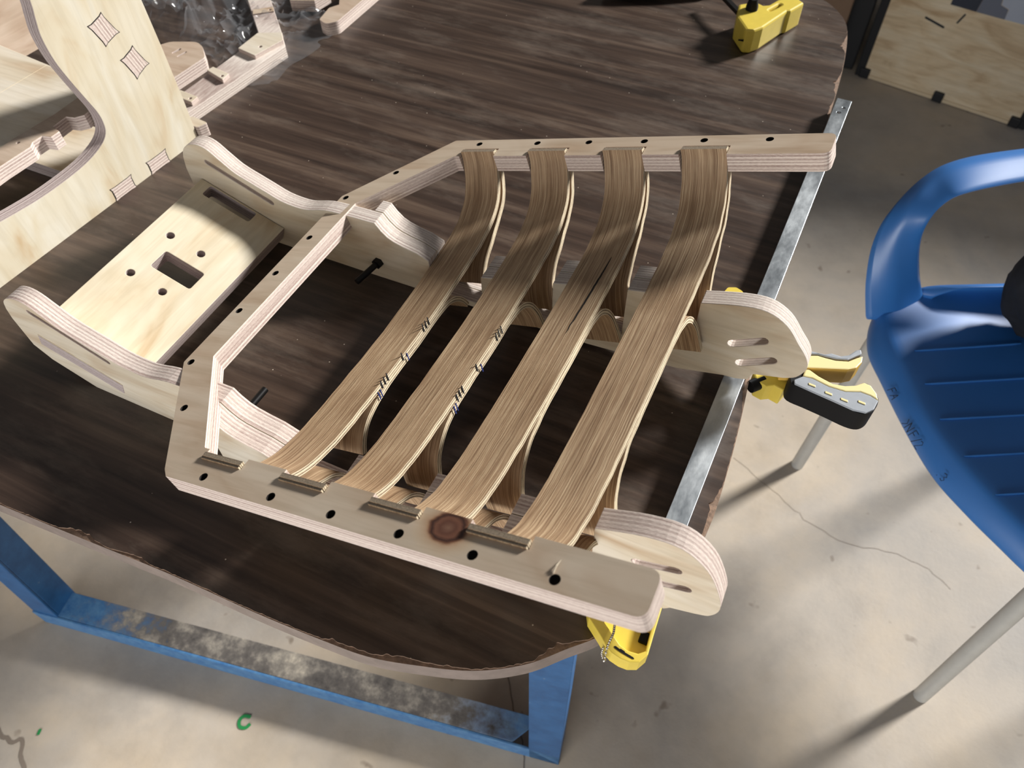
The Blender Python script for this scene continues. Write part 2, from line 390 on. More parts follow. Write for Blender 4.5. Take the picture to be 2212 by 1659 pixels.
def tube(bm, path, r, n=12, mi=0, cap=True):
    path = [Vector(p) for p in path]; rings = []
    up = Vector((0.13, 0.21, 0.97))
    for i, p in enumerate(path):
        d = (path[min(i+1, len(path)-1)]-path[max(i-1, 0)]).normalized()
        a = d.cross(up).normalized() if abs(d.dot(up)) < 0.98 else d.cross(Vector((1, 0, 0))).normalized()
        b = d.cross(a); rr = r[i] if isinstance(r, (list, tuple)) else r
        rings.append([bm.verts.new(p+(a*math.cos(2*math.pi*k/n)+b*math.sin(2*math.pi*k/n))*rr) for k in range(n)])
    for i in range(len(rings)-1):
        for k in range(n):
            f = bm.faces.new((rings[i][k], rings[i][(k+1) % n], rings[i+1][(k+1) % n], rings[i+1][k])); f.material_index = mi
    if cap:
        bm.faces.new(rings[0][::-1]).material_index = mi; bm.faces.new(rings[-1]).material_index = mi
    bmesh.ops.recalc_face_normals(bm, faces=bm.faces[:])
    return bm
def ribbon_strip(bm, prof, T, x0, x1, frame, side=1, mtop=0, mside=1, mend=2):
    """Bent strip: profile [(y,z)] is its visible surface; thickness T towards `side`; width x0..x1; frame maps (x,y,z)->world."""
    uv = bm.loops.layers.uv.verify()
    n = len(prof); A = []; s = [0.0]
    for i in range(1, n): s.append(s[-1]+(Vector(prof[i])-Vector(prof[i-1])).length)
    for i in range(n):
        p = Vector(prof[i]); d = (Vector(prof[min(i+1, n-1)])-Vector(prof[max(i-1, 0)])).normalized(); q = Vector((-d.y, d.x))*side
        b = p+q*T
        j = (noise.noise(Vector((s[i]*60, x0*50, 3)))*0.0007, noise.noise(Vector((s[i]*60, x1*50, 9)))*0.0007)
        A.append([bm.verts.new(frame(x0+j[0], p.x, p.y)), bm.verts.new(frame(x1+j[1], p.x, p.y)), bm.verts.new(frame(x1+j[1], b.x, b.y)), bm.verts.new(frame(x0+j[0], b.x, b.y))])
    W_ = x1-x0
    for i in range(n-1):
        for k in range(4):
            a, b2 = A[i], A[i+1]; k2 = (k+1) % 4
            f = bm.faces.new((a[k], a[k2], b2[k2], b2[k]))
            if k in (0, 2):
                f.material_index = mtop; u = ((s[i], 0), (s[i], W_), (s[i+1], W_), (s[i+1], 0))
            else:
                f.material_index = mside; u = ((s[i], 0), (s[i], 1), (s[i+1], 1), (s[i+1], 0)) if k == 1 else ((s[i], 1), (s[i], 0), (s[i+1], 0), (s[i+1], 1))
            for l, q in zip(f.loops, u): l[uv].uv = q
    for r in (A[0][::-1], A[-1]):
        bm.faces.new(r).material_index = mend
    bmesh.ops.recalc_face_normals(bm, faces=bm.faces[:])
    return bm

X, Y, Z = Vector((1, 0, 0)), Vector((0, 1, 0)), Vector((0, 0, 1))

# ================================================================== SETTING
bm = bmesh.new(); box(bm, (-5, -4.5, -0.1), (7, 3.4, 0.0)); floor = struct(obj('floor', bm, 'floor'))
# unseen back wall, added with a high opening to shape the low sun
bm = bmesh.new()
box(bm, (-5, 3.4, 0.0), (7, 3.6, 1.48)); box(bm, (-5, 3.4, 3.6), (7, 3.6, 4.2)); box(bm, (-5, 3.4, 1.48), (0.9, 3.6, 3.6)); box(bm, (6.2, 3.4, 1.48), (7, 3.6, 3.6))
struct(obj('sun_shaping_wall', bm, 'wall'))
def strip_on_floor(bm, pts, w, z=0.0012):
    P = [Vector((p[0], p[1], z)) for p in pts]; L = []; R = []
    for i, p in enumerate(P):
        d = (P[min(i+1, len(P)-1)]-P[max(i-1, 0)]).normalized(); q = Vector((-d.y, d.x, 0)); ww = (w[i] if isinstance(w, list) else w)/2
        L.append(bm.verts.new(p+q*ww)); R.append(bm.verts.new(p-q*ww))
    for i in range(len(P)-1): bm.faces.new((R[i], R[i+1], L[i+1], L[i]))
    return bm
bm = strip_on_floor(bmesh.new(), smooth_curve([(-0.1003, -0.285, 0), (-0.1113, -0.2886, 0), (-0.1143, -0.2976, 0), (-0.1077, -0.3054, 0), (-0.0977, -0.3024, 0), (-0.0945, -0.2943, 0)]), 0.0055)
obj('paint_mark', bm, 'green', floor, label='small green curved paint mark on the concrete')
bm = strip_on_floor(bmesh.new(), [(-0.4102, -0.4496), (-0.4086, -0.454), (-0.407, -0.4583)], 0.005); obj('paint_mark', bm, 'green', floor)
def wob(pts, amp, n=6):
    out = []
    for p in smooth_curve([(a, b, 0) for a, b in pts], n): out.append((p.x+noise.noise(Vector((p.x*60, p.y*60, 1)))*amp, p.y+noise.noise(Vector((p.x*60, p.y*60, 7)))*amp))
    return out
for pts, w, amp in (([(-0.4923, -0.482), (-0.4623, -0.4844), (-0.4348, -0.4814), (-0.4184, -0.4824), (-0.4056, -0.4964), (-0.3901, -0.5057), (-0.37, -0.525)], 0.006, 0.008),
                    ([(0.4997, 0.552), (0.5924, 0.5074), (0.6629, 0.4719), (0.742, 0.4528), (0.8127, 0.4673), (0.8845, 0.465), (0.9359, 0.4418)], 0.0007, 0.006),
                    ([(0.259, -0.0378), (0.2965, -0.0874), (0.342, -0.1462), (0.36, -0.19)], 0.002, 0.004)):
    obj('crack', strip_on_floor(bmesh.new(), wob(pts, amp), w, 0.0006), 'crack', floor)

# ================================================================== TABLE
tb = thing('work_table', 'dark brown laminate work table with rounded corners on a blue angle-iron base', 'table', (0.0, 0.2, 0.0))
edge = [(-0.62, -0.318), (-0.40, -0.311), (-0.25, -0.303), (-0.109, -0.294), (-0.013, -0.288), (0.076, -0.282), (0.163, -0.279), (0.226, -0.275), (0.265, -0.271), (0.300, -0.262), (0.346, -0.246), (0.382, -0.224), (0.407, -0.199), (0.428, -0.177), (0.450, -0.142), (0.468, -0.10), (0.479, -0.05),
        (0.478, 0.02), (0.474, 0.079), (0.466, 0.16), (0.460, 0.249), (0.457, 0.36), (0.455, 0.47), (0.453, 0.599), (0.4500, 0.69), (0.445, 0.765), (0.436, 0.835), (0.425, 0.875), (0.402, 0.910), (0.370, 0.937), (0.32, 0.962), (0.24, 0.98), (0.10, 0.985), (-0.2, 0.985), (-0.7, 0.98), (-1.2, 0.97), (-1.25, 0.93), (-1.25, -0.26), (-1.2, -0.33), (-0.9, -0.326)]
ew = [(p.x, p.y) for p in smooth_curve([(a, b, 0) for a, b in edge], 6, True)]
flat('tabletop', ew, [], W(0, 0, -0.0016), X, Y, Z, 0.0235, ['table_chip', 'table_core'], tb, 0.001)
rag = []
for i, p in enumerate([(p.x, p.y) for p in smooth_curve([(a, b, 0) for a, b in edge], 30, True)]):
    a = Vector((p[0]-(-0.4), p[1]-0.33)).normalized()
    n1 = noise.noise(Vector((p[0]*18, p[1]*18, 4))); n2 = noise.noise(Vector((p[0]*150, p[1]*150, 8)))
    d = 0.0006+max(0.0, n1-0.05)*0.011*(1.2+n2)+abs(n2)*0.0016
    rag.append((p[0]-a.x*d, p[1]-a.y*d))
flat('laminate_sheet', rag, [], W(0, 0, 0), X, Y, Z, 0.0016, ['table', 'table_chip'], tb, 0, label='dark brown wood-grain laminate with a chipped edge')
# angle-iron base: local axis along the rail
ra = math.atan2(0.174, 0.940); rx = Vector((math.cos(ra), math.sin(ra), 0)); ry = Vector((-rx.y, rx.x, 0))
R0 = Vector((-0.542, -0.309, 0.0)); RL = 0.956
def local(O, ex, ey, ez): return Matrix(((ex.x, ey.x, ez.x, O.x), (ex.y, ey.y, ez.y, O.y), (ex.z, ey.z, ez.z, O.z), (0, 0, 0, 1)))
RM = local(R0, rx, ry, Z)
bm = bmesh.new(); uv = bm.loops.layers.uv.verify()
t = 0.0045
def lquad(bm, mt, pts, mi=0, u=None):
    f = bm.faces.new([bm.verts.new(mt @ Vector(p)) for p in pts]); f.material_index = mi
    if u:
        for l, q in zip(f.loops, u): l[uv].uv = q
    return f
def slab(bm, mt, poly, z0, z1, L):
    top = [bm.verts.new(mt @ Vector((p[0], p[1], z1))) for p in poly]; bot = [bm.verts.new(mt @ Vector((p[0], p[1], z0))) for p in poly]
    fs = [bm.faces.new(top), bm.faces.new(bot[::-1])]
    for i in range(len(poly)): fs.append(bm.faces.new((top[i], bot[i], bot[(i+1) % len(poly)], top[(i+1) % len(poly)])))
    inv = mt.inverted()
    for f in fs:
        for l in f.loops:
            q = inv @ l.vert.co; l[uv].uv = (q.x/L, q.y/0.05)
slab(bm, RM, [(0.046, t), (RL-0.078, t), (RL-0.040, 0.05), (0.046, 0.05)], 0.05-t, 0.05, RL)
slab(bm, RM, [(0.0, 0.0), (RL, 0.0), (RL, t), (0.0, t)], 0.0, 0.05, 60.0)
bmesh.ops.recalc_face_normals(bm, faces=bm.faces[:])
obj('foot_rail', bm, ['rail'], tb, bevel=0.0012, label='worn angle-iron foot rail, blue paint rubbed to grey')
def leg(u, lean, flip):
    bm = bmesh.new(); top = 0.7265
    for lo, hi in (((0, 0), (0.05, t)), (((0.05-t), t), (0.05, 0.05))):
        vs = []
        for z in (0.0, top):
            for (a, b) in ((lo[0], lo[1]), (hi[0], lo[1]), (hi[0], hi[1]), (lo[0], hi[1])):
                vs.append(bm.verts.new(RM @ Vector((u+a+lean[0]*z, b+lean[1]*z, z))))
        bm.faces.new(vs[3::-1]); bm.faces.new(vs[4:])
        for i in range(4): bm.faces.new((vs[i], vs[(i+1) % 4], vs[4+(i+1) % 4], vs[4+i]))
    bmesh.ops.recalc_face_normals(bm, faces=bm.faces[:])
    obj('leg', bm, 'blue_steel', tb, bevel=0.0012)
leg(RL-0.05, (0.0, 0.0), 1); leg(0.0, (0.0, 0.055), 1)
# far legs that carry the board
for u in (0.0, RL-0.05):
    bm = bmesh.new(); prism(bm, [(0, 0), (0.05, 0), (0.05, -0.05), (0.0455, -0.05), (0.0455, -0.0045), (0, -0.0045)][::-1], [], RM @ Vector((u, 0.85, 0.7265)), rx, ry, Z, 0.7265); obj('leg', bm, ['blue_steel', 'blue_steel'], tb)

# ================================================================== SLATTED CHAIR FRAME
ch = thing('slatted_chair_frame', 'pale plywood chair frame with four bent slats lying on the dark table', 'chair frame', W(0.1, -0.02, 0))
FR = Matrix(((0.957103708256752, 0.004328133266845224, -0.2897132356374518), (0.0, 0.9998884262854328, 0.014937703316941886), (0.2897455636262586, -0.014296931237450211, 0.9569969206408505)))
FT = Vector((0, 0, 0.07390089401647605+TZ))
def F(x, y, z): return FR @ Vector((x, y, z))+FT
fx, fy, fz = FR.col[0].copy(), FR.col[1].copy(), FR.col[2].copy()
# --- side panels
tail = [(-0.185, 0.090), (-0.180, 0.101), (-0.170, 0.1095), (-0.157, 0.1135), (-0.144, 0.1112), (-0.130, 0.1010), (-0.114, 0.0895), (-0.095, 0.0822), (-0.077, 0.0757), (-0.058, 0.0690), (-0.038, 0.0672), (-0.023, 0.0690), (0.001, 0.0765), (0.03, 0.079), (0.055, 0.080), (0.0627, 0.0805)]
concave = [(0.069, 0.0720), (0.076, 0.0655), (0.083, 0.0620), (0.094, 0.0590), (0.110, 0.0560), (0.1235, 0.0500)]
bottom_left = [(-0.171, 0.021), (-0.186, 0.037), (-0.1875, 0.075)]
SL1, SL2, SL3 = ((-0.151, 0.0925), (-0.0735, 0.0620)), ((-0.148, 0.1005), (-0.0735, 0.0665)), None
ramp_top = [(0.1250, 0.0100), (0.185, 0.0100), (0.185, 0.0512), (0.206, 0.0577), (0.206, 0.0160), (0.265, 0.0160), (0.265, 0.0760), (0.287, 0.0826), (0.287, 0.0340), (0.3395, 0.0340), (0.3395, 0.0980), (0.362, 0.1035)]   # four notches the slats drop into
far_end = [(0.407, 0.1095), (0.441, 0.1205), (0.464, 0.1228), (0.483, 0.1134), (0.4974, 0.0960), (0.508, 0.0822), (0.512, 0.0690), (0.5067, 0.0549), (0.4967, 0.0482)]
near_end = [(0.404, 0.1255), (0.438, 0.1415), (0.464, 0.1446), (0.484, 0.1290), (0.497, 0.1020), (0.5020, 0.0800), (0.4975, 0.0640), (0.488, 0.0575)]
def panel_outline(end, bot):
    tl = [(p.x, p.y) for p in smooth_curve([(a, b, 0) for a, b in tail], 3)]
    en = [(0.362, 0.0540), (end[0][0]+0.001, 0.0540)]+[(p.x, p.y) for p in smooth_curve([(a, b, 0) for a, b in end], 4)]
    return [(-0.125, 0.0)]+bottom_left+tl+concave+ramp_top+en+bot
o_far = panel_outline(far_end, [(0.470, 0.0400), (0.467, 0.0300), (0.456, 0.0262), (0.444, 0.0250), (0.400, 0.0130), (0.306, 0.0045), (0.05, 0.0003), (-0.02, 0.0)])
o_near = panel_outline(near_end, [(0.470, 0.0500), (0.466, 0.0440), (0.44, 0.0330), (0.400, 0.0200), (0.306, 0.0060), (0.05, 0.0003), (-0.02, 0.0)])
rs_far = [slot2((0.4435, 0.0715), (0.469, 0.0870), 0.0085), slot2((0.4555, 0.0495), (0.482, 0.0660), 0.0085)]
rs_near = [slot2((0.4375, 0.1010), (0.465, 0.1120), 0.0085), slot2((0.4460, 0.0790), (0.4755, 0.0905), 0.0085)]
flat('side_panel', o_far[::-1], [slot2(*SL1, 0.0062)]+rs_far, W(0, 0.098, 0), X, Z, -Y, 0.018, ['ply_pale', 'edge_pale'], ch, 0.0008)
flat('side_panel', o_near[::-1], [slot2(*SL2, 0.0062)]+rs_near, W(0, -0.155, 0), X, Z, -Y, 0.018, ['ply_pale', 'edge'], ch, 0.0008)
blk = [(0.052, 0.0003), (0.052, 0.080), (0.0627, 0.0805)]+concave+ramp_top+[(0.362, 0.030), (0.306, 0.006)]
flat('doubling_block', blk[::-1], [], W(0, 0.1165, 0), X, Z, -Y, 0.0175, ['ply_pale', 'edge_pale'], ch, 0.0006)
flat('doubling_block', blk[::-1], [], W(0, -0.173, 0), X, Z, -Y, 0.0175, ['ply_pale', 'edge'], ch, 0.0006)
# --- cross panel between the tails
pd = Vector((0.9382, 0, -0.3461)); pn = Vector((0.3461, 0, 0.9382)); PO = W(-0.168, 0, 0.066)
rr = lambda x0, x1, y0, y1, r=0.003: fillet([(x0, y0), (x1, y0), (x1, y1), (x0, y1)], r, 3)
po = [(0.0, -0.1365), (0.006, -0.1365), (0.006, -0.1556), (0.100, -0.1556), (0.100, -0.1365), (0.1085, -0.1365), (0.1085, 0.0975), (0.0, 0.0975)]
flat('cross_panel', po, [rr(0.033, 0.0804, -0.0305, -0.0060), rr(0.0135, 0.0737, 0.0797, 0.0953)]+[circle(a, b, 0.0043) for a in (0.0238, 0.0618) for b in (0.0127, -0.0492)],
     PO, pd, Y, pn, 0.018, ['ply_pale2', 'edge_dark'], ch, 0.0007, label='pale cross panel with a square window, a slot and four holes')
# --- arm frame
sx = [(0.1115, 0.1530), (0.1945, 0.2365), (0.2778, 0.3186), (0.3565, 0.3990)]
L = 0.4875; Ln = 0.4800
fo = [(0.0905, -0.2400)] + [(Ln, -0.2385), (Ln, -0.2085)]
for a, b in reversed(sx): fo += [(b+0.001, -0.2079), (b+0.001, -0.2178), (a-0.001, -0.2178), (a-0.001, -0.2079)]
fo += [(0.1043, -0.2079), (0.0278, -0.1176), (0.0278, 0.1176), (0.1043, 0.2079)]
for a, b in sx: fo += [(a-0.001, 0.2079), (a-0.001, 0.2222), (b+0.001, 0.2222), (b+0.001, 0.2079)]
fo += [(L, 0.2079), (L, 0.2400), (0.0886, 0.2400), (0.0, 0.130), (0.0, -0.130), (0.0835, -0.2345)]
rad = {i: 0.0 for i in range(len(fo))}
for i, p in enumerate(fo):
    if abs(p[0]-Ln) < 1e-6 or abs(p[0]-L) < 1e-6: rad[i] = 0.008
    elif p in ((0.0278, -0.1176), (0.0278, 0.1176), (0.1043, 0.2079), (0.1043, -0.2079)): rad[i] = 0.003
    elif p in ((0.0886, 0.2400), (0.0, 0.130), (0.0, -0.130)): rad[i] = 0.004
hl = [(0.1241, 0.2345), (0.1959, 0.2343), (0.2548, 0.2342), (0.3138, 0.2335), (0.3727, 0.2333), (0.4323, 0.2321), (0.0451, 0.1760), (0.0075, 0.1272), (0.0091, 0.0561), (0.0090, -0.0021), (0.0078, -0.0586), (0.0084, -0.1287), (0.0480, -0.1770), (0.1261, -0.2331), (0.1975, -0.2326), (0.2542, -0.2317), (0.3118, -0.2313), (0.3676, -0.2310), (0.4233, -0.2312)]
fo = fillet(fo, rad, 5)
flat('arm_frame', fo, [circle(a, min(max(b, -0.2318), 0.2318), 0.0036, 14) for a, b in hl], F(0, 0, 0), fx, fy, fz, 0.018, ['ply_warm', 'edge', 'bore_shade'], ch, 0.0006, label='U-shaped arm frame with drilled holes and a dark knot')
# --- slats
def mirror(p): return [(-a, b) for a, b in p[::-1]]
up_half = [(0.2125, 0.0025), (0.2112, -0.009), (0.2068, -0.0205), (0.2010, -0.0310), (0.1935, -0.0400), (0.1830, -0.0470), (0.1700, -0.0528), (0.1520, -0.0570), (0.1290, -0.0598), (0.1000, -0.0612), (0.0600, -0.0622), (0.0, -0.0628)]
low_far = [(0.0, -0.0688), (0.035, -0.0688), (0.055, -0.0700), (0.0690, -0.0740), (0.0790, -0.0810), (0.0860, -0.0905), (0.0905, -0.1030), (0.0925, -0.1180), (0.0935, -0.1330)]
low_near = [(0.0, -0.0688), (0.045, -0.0688), (0.070, -0.0702), (0.088, -0.0740), (0.102, -0.0800), (0.113, -0.0885), (0.121, -0.1000), (0.1255, -0.1140), (0.1270, -0.1300)]
outer = [(0.2190, 0.0005), (0.2200, -0.0120), (0.2190, -0.0240), (0.2155, -0.0350), (0.2090, -0.0460), (0.1985, -0.0560), (0.1800, -0.0670), (0.1600, -0.0768), (0.1420, -0.0855), (0.1300, -0.0950), (0.1230, -0.1080), (0.1195, -0.1240)]
dup = lambda p, n=3: [(q.x, q.y) for q in smooth_curve([(a, b, 0) for a, b in p], n)]
for i, (a, b) in enumerate(sx):
    xo = 0.0005 if i % 2 else 0.0
    full = dup(up_half+mirror(up_half)[1:])
    dz = (-0.004, -0.002, 0.0, 0.001)[i]
    full = [(y, z+dz*max(0, 1-abs(y)/0.2)) for y, z in full]
    s = obj('slat', ribbon_strip(bmesh.new(), full, 0.0056, a, b, F, 1), ['slat%d' % i, 'slat_edge', 'slat_end'], ch, True)
    lo = dup(mirror(low_near)+low_far[1:])
    lo = [(y, z+dz*max(0, 1-abs(y)/0.2)) for y, z in lo]
    zmin = -(0.0695+0.2897*a)/0.957+0.003
    lo = [q for q in lo if q[1] > zmin]
    obj('lower_strip', ribbon_strip(bmesh.new(), lo, 0.0056, a+0.0008, b-0.0012, F, -1), ['slat%d' % i, 'slat_edge', 'slat_end'], s, True)
    obj('outer_strip', ribbon_strip(bmesh.new(), [q for q in dup(outer) if q[1] > zmin], 0.0058, a+0.0006, b+0.0004, F, -1), ['slat%d' % i, 'slat_edge', 'slat_end'], s, True)
    obj('outer_strip', ribbon_strip(bmesh.new(), [(-y, z) for y, z in dup([(0.2160, 0.0028), (0.2175, -0.012), (0.2180, -0.0290), (0.2130, -0.0450), (0.2030, -0.0590), (0.1890, -0.0700), (0.1730, -0.0790), (0.1600, -0.0860), (0.1510, -0.0960), (0.1465, -0.1080), (0.1450, -0.1220)]) if z > zmin], 0.0040, a+0.0006, b+0.0004, F, 1), ['slat%d' % i, 'slat_edge', 'slat_end'], s, True)
    if i == 2:                                      # long split in the veneer
        bm = bmesh.new(); ra_ = []; rb_ = []
        for k in range(41):
            u = k/40; y = 0.128-0.105*u; w_ = 0.00085*math.sin(math.pi*u)**0.6+0.0001; x_ = a+0.0300-0.004*u+noise.noise(Vector((u*14, 2, 1)))*0.0006
            z_ = min(full, key=lambda q: abs(q[0]-y))[1]
            n0 = [q for q in full if q[0] >= y][-1]; n1 = [q for q in full if q[0] <= y][0]
            z_ = n0[1]+(n1[1]-n0[1])*((n0[0]-y)/max(1e-6, n0[0]-n1[0]))+0.00025
            ra_.append(bm.verts.new(F(x_-w_, y, z_))); rb_.append(bm.verts.new(F(x_+w_, y, z_)))
        for k in range(40): bm.faces.new((ra_[k], ra_[k+1], rb_[k+1], rb_[k]))
        obj('split', bm, 'split', s, label='long dark split in the veneer')
    if i < 2:                                       # pen tally marks on the slat edge
        for mt, ys in (('ink', (0.012, 0.017, 0.022, -0.055, -0.060, -0.065, -0.028)), ('blue_ink', (-0.070, -0.0735, -0.022))):
            for y in ys:
                bm = bmesh.new()
                zc = -0.066 if mt == 'ink' else -0.072
                vs = [bm.verts.new(F(b+0.0011, y+dx+dy*0.12, zc+dy)) for dx, dy in ((-0.0004, -0.0048), (0.0004, -0.0048), (0.0004, 0.0036), (-0.0004, 0.0036))]
                ws = [bm.verts.new(F(b+0.0003, y+dx+dy*0.12, zc+dy)) for dx, dy in ((-0.0004, -0.0048), (0.0004, -0.0048), (0.0004, 0.0036), (-0.0004, 0.0036))]
                bm.faces.new(vs)
                for k in range(4): bm.faces.new((vs[k], ws[k], ws[(k+1) % 4], vs[(k+1) % 4]))
                obj('pen_mark', bm, mt, s)
obj('splinter', tube(bmesh.new(), [F(0.4210, -0.2278, 0.0006), F(0.4213, -0.2235, 0.0016), F(0.4222, -0.2185, 0.0008)], [0.0005, 0.0006, 0.0001], 6), 'ply_pale', ch)
# --- bolts
def bolt(p, d, L_):
    p = Vector(p); d = Vector(d).normalized()
    bm = tube(bmesh.new(), [p, p+d*L_], 0.0034, 10)
    o = obj('bolt', bm, 'black_steel', ch, True, label='black bolt shank')
    obj('bolt_head', tube(bmesh.new(), [p-d*0.004, p+d*0.0035], 0.0062, 6), 'black_steel', o)
bolt(W(0.058, 0.0965, 0.024), (-0.20, -1.0, -0.05), 0.034)
bolt(W(0.060, -0.1365, 0.040), (0.02, 1.0, 0.0), 0.030)

# ================================================================== STANDING CHAIR FRAME (upper left)
sf = thing('standing_plywood_frame', 'pale plywood frame standing upright on the table at top left, one side deeply curved', 'chair frame', W(-0.45, 0.08, 0))
pa = math.atan2(0.025, 0.316); ey_ = Vector((math.sin(pa), math.cos(pa), 0)); en_ = Vector((math.cos(pa), -math.sin(pa), 0))
cur = [(0.112, 0.330), (0.104, 0.285), (0.098, 0.239), (0.094, 0.222), (0.0905, 0.204), (0.0915, 0.178), (0.097, 0.152), (0.1045, 0.124), (0.1090, 0.107), (0.1100, 0.093), (0.1065, 0.080), (0.094, 0.0705), (0.070, 0.0635), (0.039, 0.0605), (0.003, 0.0600), (-0.028, 0.0620), (-0.059, 0.0650), (-0.12, 0.070)]
cu = dup(cur, 4)
so = [(0.2230, 0.0), (0.2235, 0.06), (0.2225, 0.124), (0.2205, 0.182), (0.212, 0.33)]+cu+[(-0.16, 0.070), (-0.16, 0.0)]
kk = 1/math.cos(pa)
flat('curved_side_panel', [(a, b) for a, b in so], [], W(-0.3197, 0, 0), ey_, Z, en_, 0.018, ['ply_pine', 'edge_dark'], sf, 0.0007)
def tabs(pts): # end-grain tenons showing through the panel, with the dark router relief around them
    P0 = W(-0.3197, 0, 0)+en_*0.0006
    cx = sum(p[0] for p in pts)/4; cy = sum(p[1] for p in pts)/4
    o = []
    for i in range(4):
        p = Vector(pts[i]); q = Vector(pts[(i+1) % 4]); o += [tuple(p+(p-Vector((cx, cy)))*0.10), tuple(p.lerp(q, 0.18)), tuple(p.lerp(q, 0.82))]
    big = [((a-cx)*1.09+cx, (b-cy)*1.09+cy) for a, b in o]
    tt = flat('tenon', o, [], P0, ey_, Z, en_, 0.006, ['edge', 'edge'], sf, 0)
    me = tt.data; u = me.uv_layers[0].data
    e1 = (Vector(pts[1])-Vector(pts[0])).normalized(); e2 = Vector((-e1.y, e1.x)); s2 = (Vector(pts[3])-Vector(pts[0])).length
    for p in me.polygons:
        for li in p.loop_indices:
            q = Vector(u[li].uv)-Vector(pts[0]); u[li].uv = (q.dot(e2), q.dot(e1)/0.0196)
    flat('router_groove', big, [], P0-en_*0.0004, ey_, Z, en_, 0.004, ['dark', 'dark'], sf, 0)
tabs([(0.165, 0.195), (0.146, 0.190), (0.155, 0.166), (0.175, 0.171)])
tabs([(0.185, 0.147), (0.166, 0.141), (0.175, 0.116), (0.195, 0.123)])
tabs([(0.0800, 0.0165), (0.0800, 0.0005), (0.1095, 0.0005), (0.1095, 0.0165)])
tabs([(0.1395, 0.0170), (0.1395, 0.0005), (0.1685, 0.0005), (0.1685, 0.0170)])
flat('shelf', [(-0.72, 0.02), (-0.358, 0.005), (-0.352, 0.147), (-0.419, 0.1667), (-0.5496, 0.1815), (-0.72, 0.20)], [], W(0, 0, 0.0985), X, Y, Z, 0.016, ['ply_pale', 'edge_dark'], sf)
strp = flat('shelf_groove', [(-0.4624, 0.1002), (-0.4624, 0.1020), (-0.4569, 0.1700), (-0.4569, 0.1684)], [], W(0, 0, 0.0988), X, Y, Z, 0.0005, ['ply_pine', 'ply_pine'], sf, 0)
nr = [(-0.3717, -0.06), (-0.3716, 0.0366), (-0.3645, 0.0922), (-0.3645, 0.150), (-0.336, 0.150), (-0.3305, 0.1042), (-0.3374, 0.0953), (-0.3480, 0.0930), (-0.3475, 0.0720), (-0.3336, 0.0685), (-0.3341, 0.0560), (-0.3450, 0.0535), (-0.3460, 0.0405), (-0.3414, 0.0330), (-0.3448, -0.0073), (-0.3450, -0.06)]
flat('notched_rail', nr[::-1], [circle(-0.3606, 0.033, 0.002)], W(0, 0, 0.1005), X, Y, Z, 0.018, ['ply_dull', 'edge'], sf)
flat('base_plate', [(-0.70, 0.0800), (-0.3440, 0.0800), (-0.3310, 0.1700), (-0.70, 0.1700)], [], W(0, 0, 0.0182), X, Y, Z, 0.018, ['ply_pale', 'edge_dark'], sf)
flat('rear_side_panel', [(0.17, 0.02), (0.30, 0.02), (0.30, 0.30), (0.21, 0.30), (0.19, 0.14)], [], W(-0.665, 0, 0), ey_, Z, en_, 0.018, ['ply_dull', 'edge'], sf)
flat('corner_block', fillet([(-0.322, 0.2245), (-0.298, 0.2245), (-0.292, 0.2380), (-0.322, 0.2420)], 0.003), [], W(0, 0, 0.0185), X, Y, Z, 0.018, ['ply_pale', 'edge'], sf)

# ================================================================== LOOSE BOARDS, BAG
nf = thing('notched_arm_frame', 'notched plywood arm frame blank lying flat behind the standing frame, raised pads up', 'wooden frame', W(-0.35, 0.38, 0))
nfo = [(-0.3340, 0.236), (-0.3110, 0.441), (-0.3390, 0.471), (-0.415, 0.5480), (-0.56, 0.67), (-0.585, 0.65), (-0.449, 0.533), (-0.3720, 0.457), (-0.3660, 0.395), (-0.3730, 0.236)]
flat('frame_board', nfo, [], W(0, 0, 0.018), X, Y, Z, 0.018, ['edge_pale', 'edge_pale'], nf, 0.0008)
flat('pad', [(-0.329, 0.393), (-0.3165, 0.446), (-0.331, 0.463), (-0.364, 0.447), (-0.364, 0.400)], [circle(-0.336, 0.4165, 0.0025)], W(0, 0, 0.0242), X, Y, Z, 0.0062, ['ply_pale', 'edge'], nf)
flat('pad', [(-0.332, 0.323), (-0.3335, 0.339), (-0.366, 0.345), (-0.368, 0.334)][::-1], [circle(-0.3385, 0.3305, 0.0022)], W(0, 0, 0.0242), X, Y, Z, 0.0062, ['ply_pale', 'edge'], nf)
flat('pad', [(-0.336, 0.261), (-0.3365, 0.275), (-0.370, 0.279), (-0.371, 0.265)][::-1], [circle(-0.3435, 0.2680, 0.0022)], W(0, 0, 0.0242), X, Y, Z, 0.0062, ['ply_pale', 'edge'], nf)
flat('pad', [(-0.386, 0.518), (-0.396, 0.529), (-0.420, 0.508), (-0.411, 0.496)][::-1], [circle(-0.3945, 0.5185, 0.0022)], W(0, 0, 0.0200), X, Y, Z, 0.002, ['ply_warm', 'edge'], nf)
tag(flat('rounded_board', fillet([(-0.405, 0.300), (-0.399, 0.366), (-0.420, 0.387), (-0.437, 0.396), (-0.475, 0.380), (-0.500, 0.340), (-0.49, 0.300)], {0: 0, 1: 0.008, 2: 0.02, 3: 0.02, 4: 0.02}), [slot2((-0.437, 0.352), (-0.434, 0.366), 0.003), slot2((-0.450, 0.357), (-0.4475, 0.369), 0.004)], W(0, 0, 0.02), X, Y, Z, 0.02, ['ply_dull', 'edge']),
    'small rounded plywood board with two short slots, beside the clear plastic bag', 'board')
hk = thing('hooked_board', 'hook-ended plywood board at the top edge of the photo, right of the plastic bag', 'board', W(-0.30, 0.60, 0))
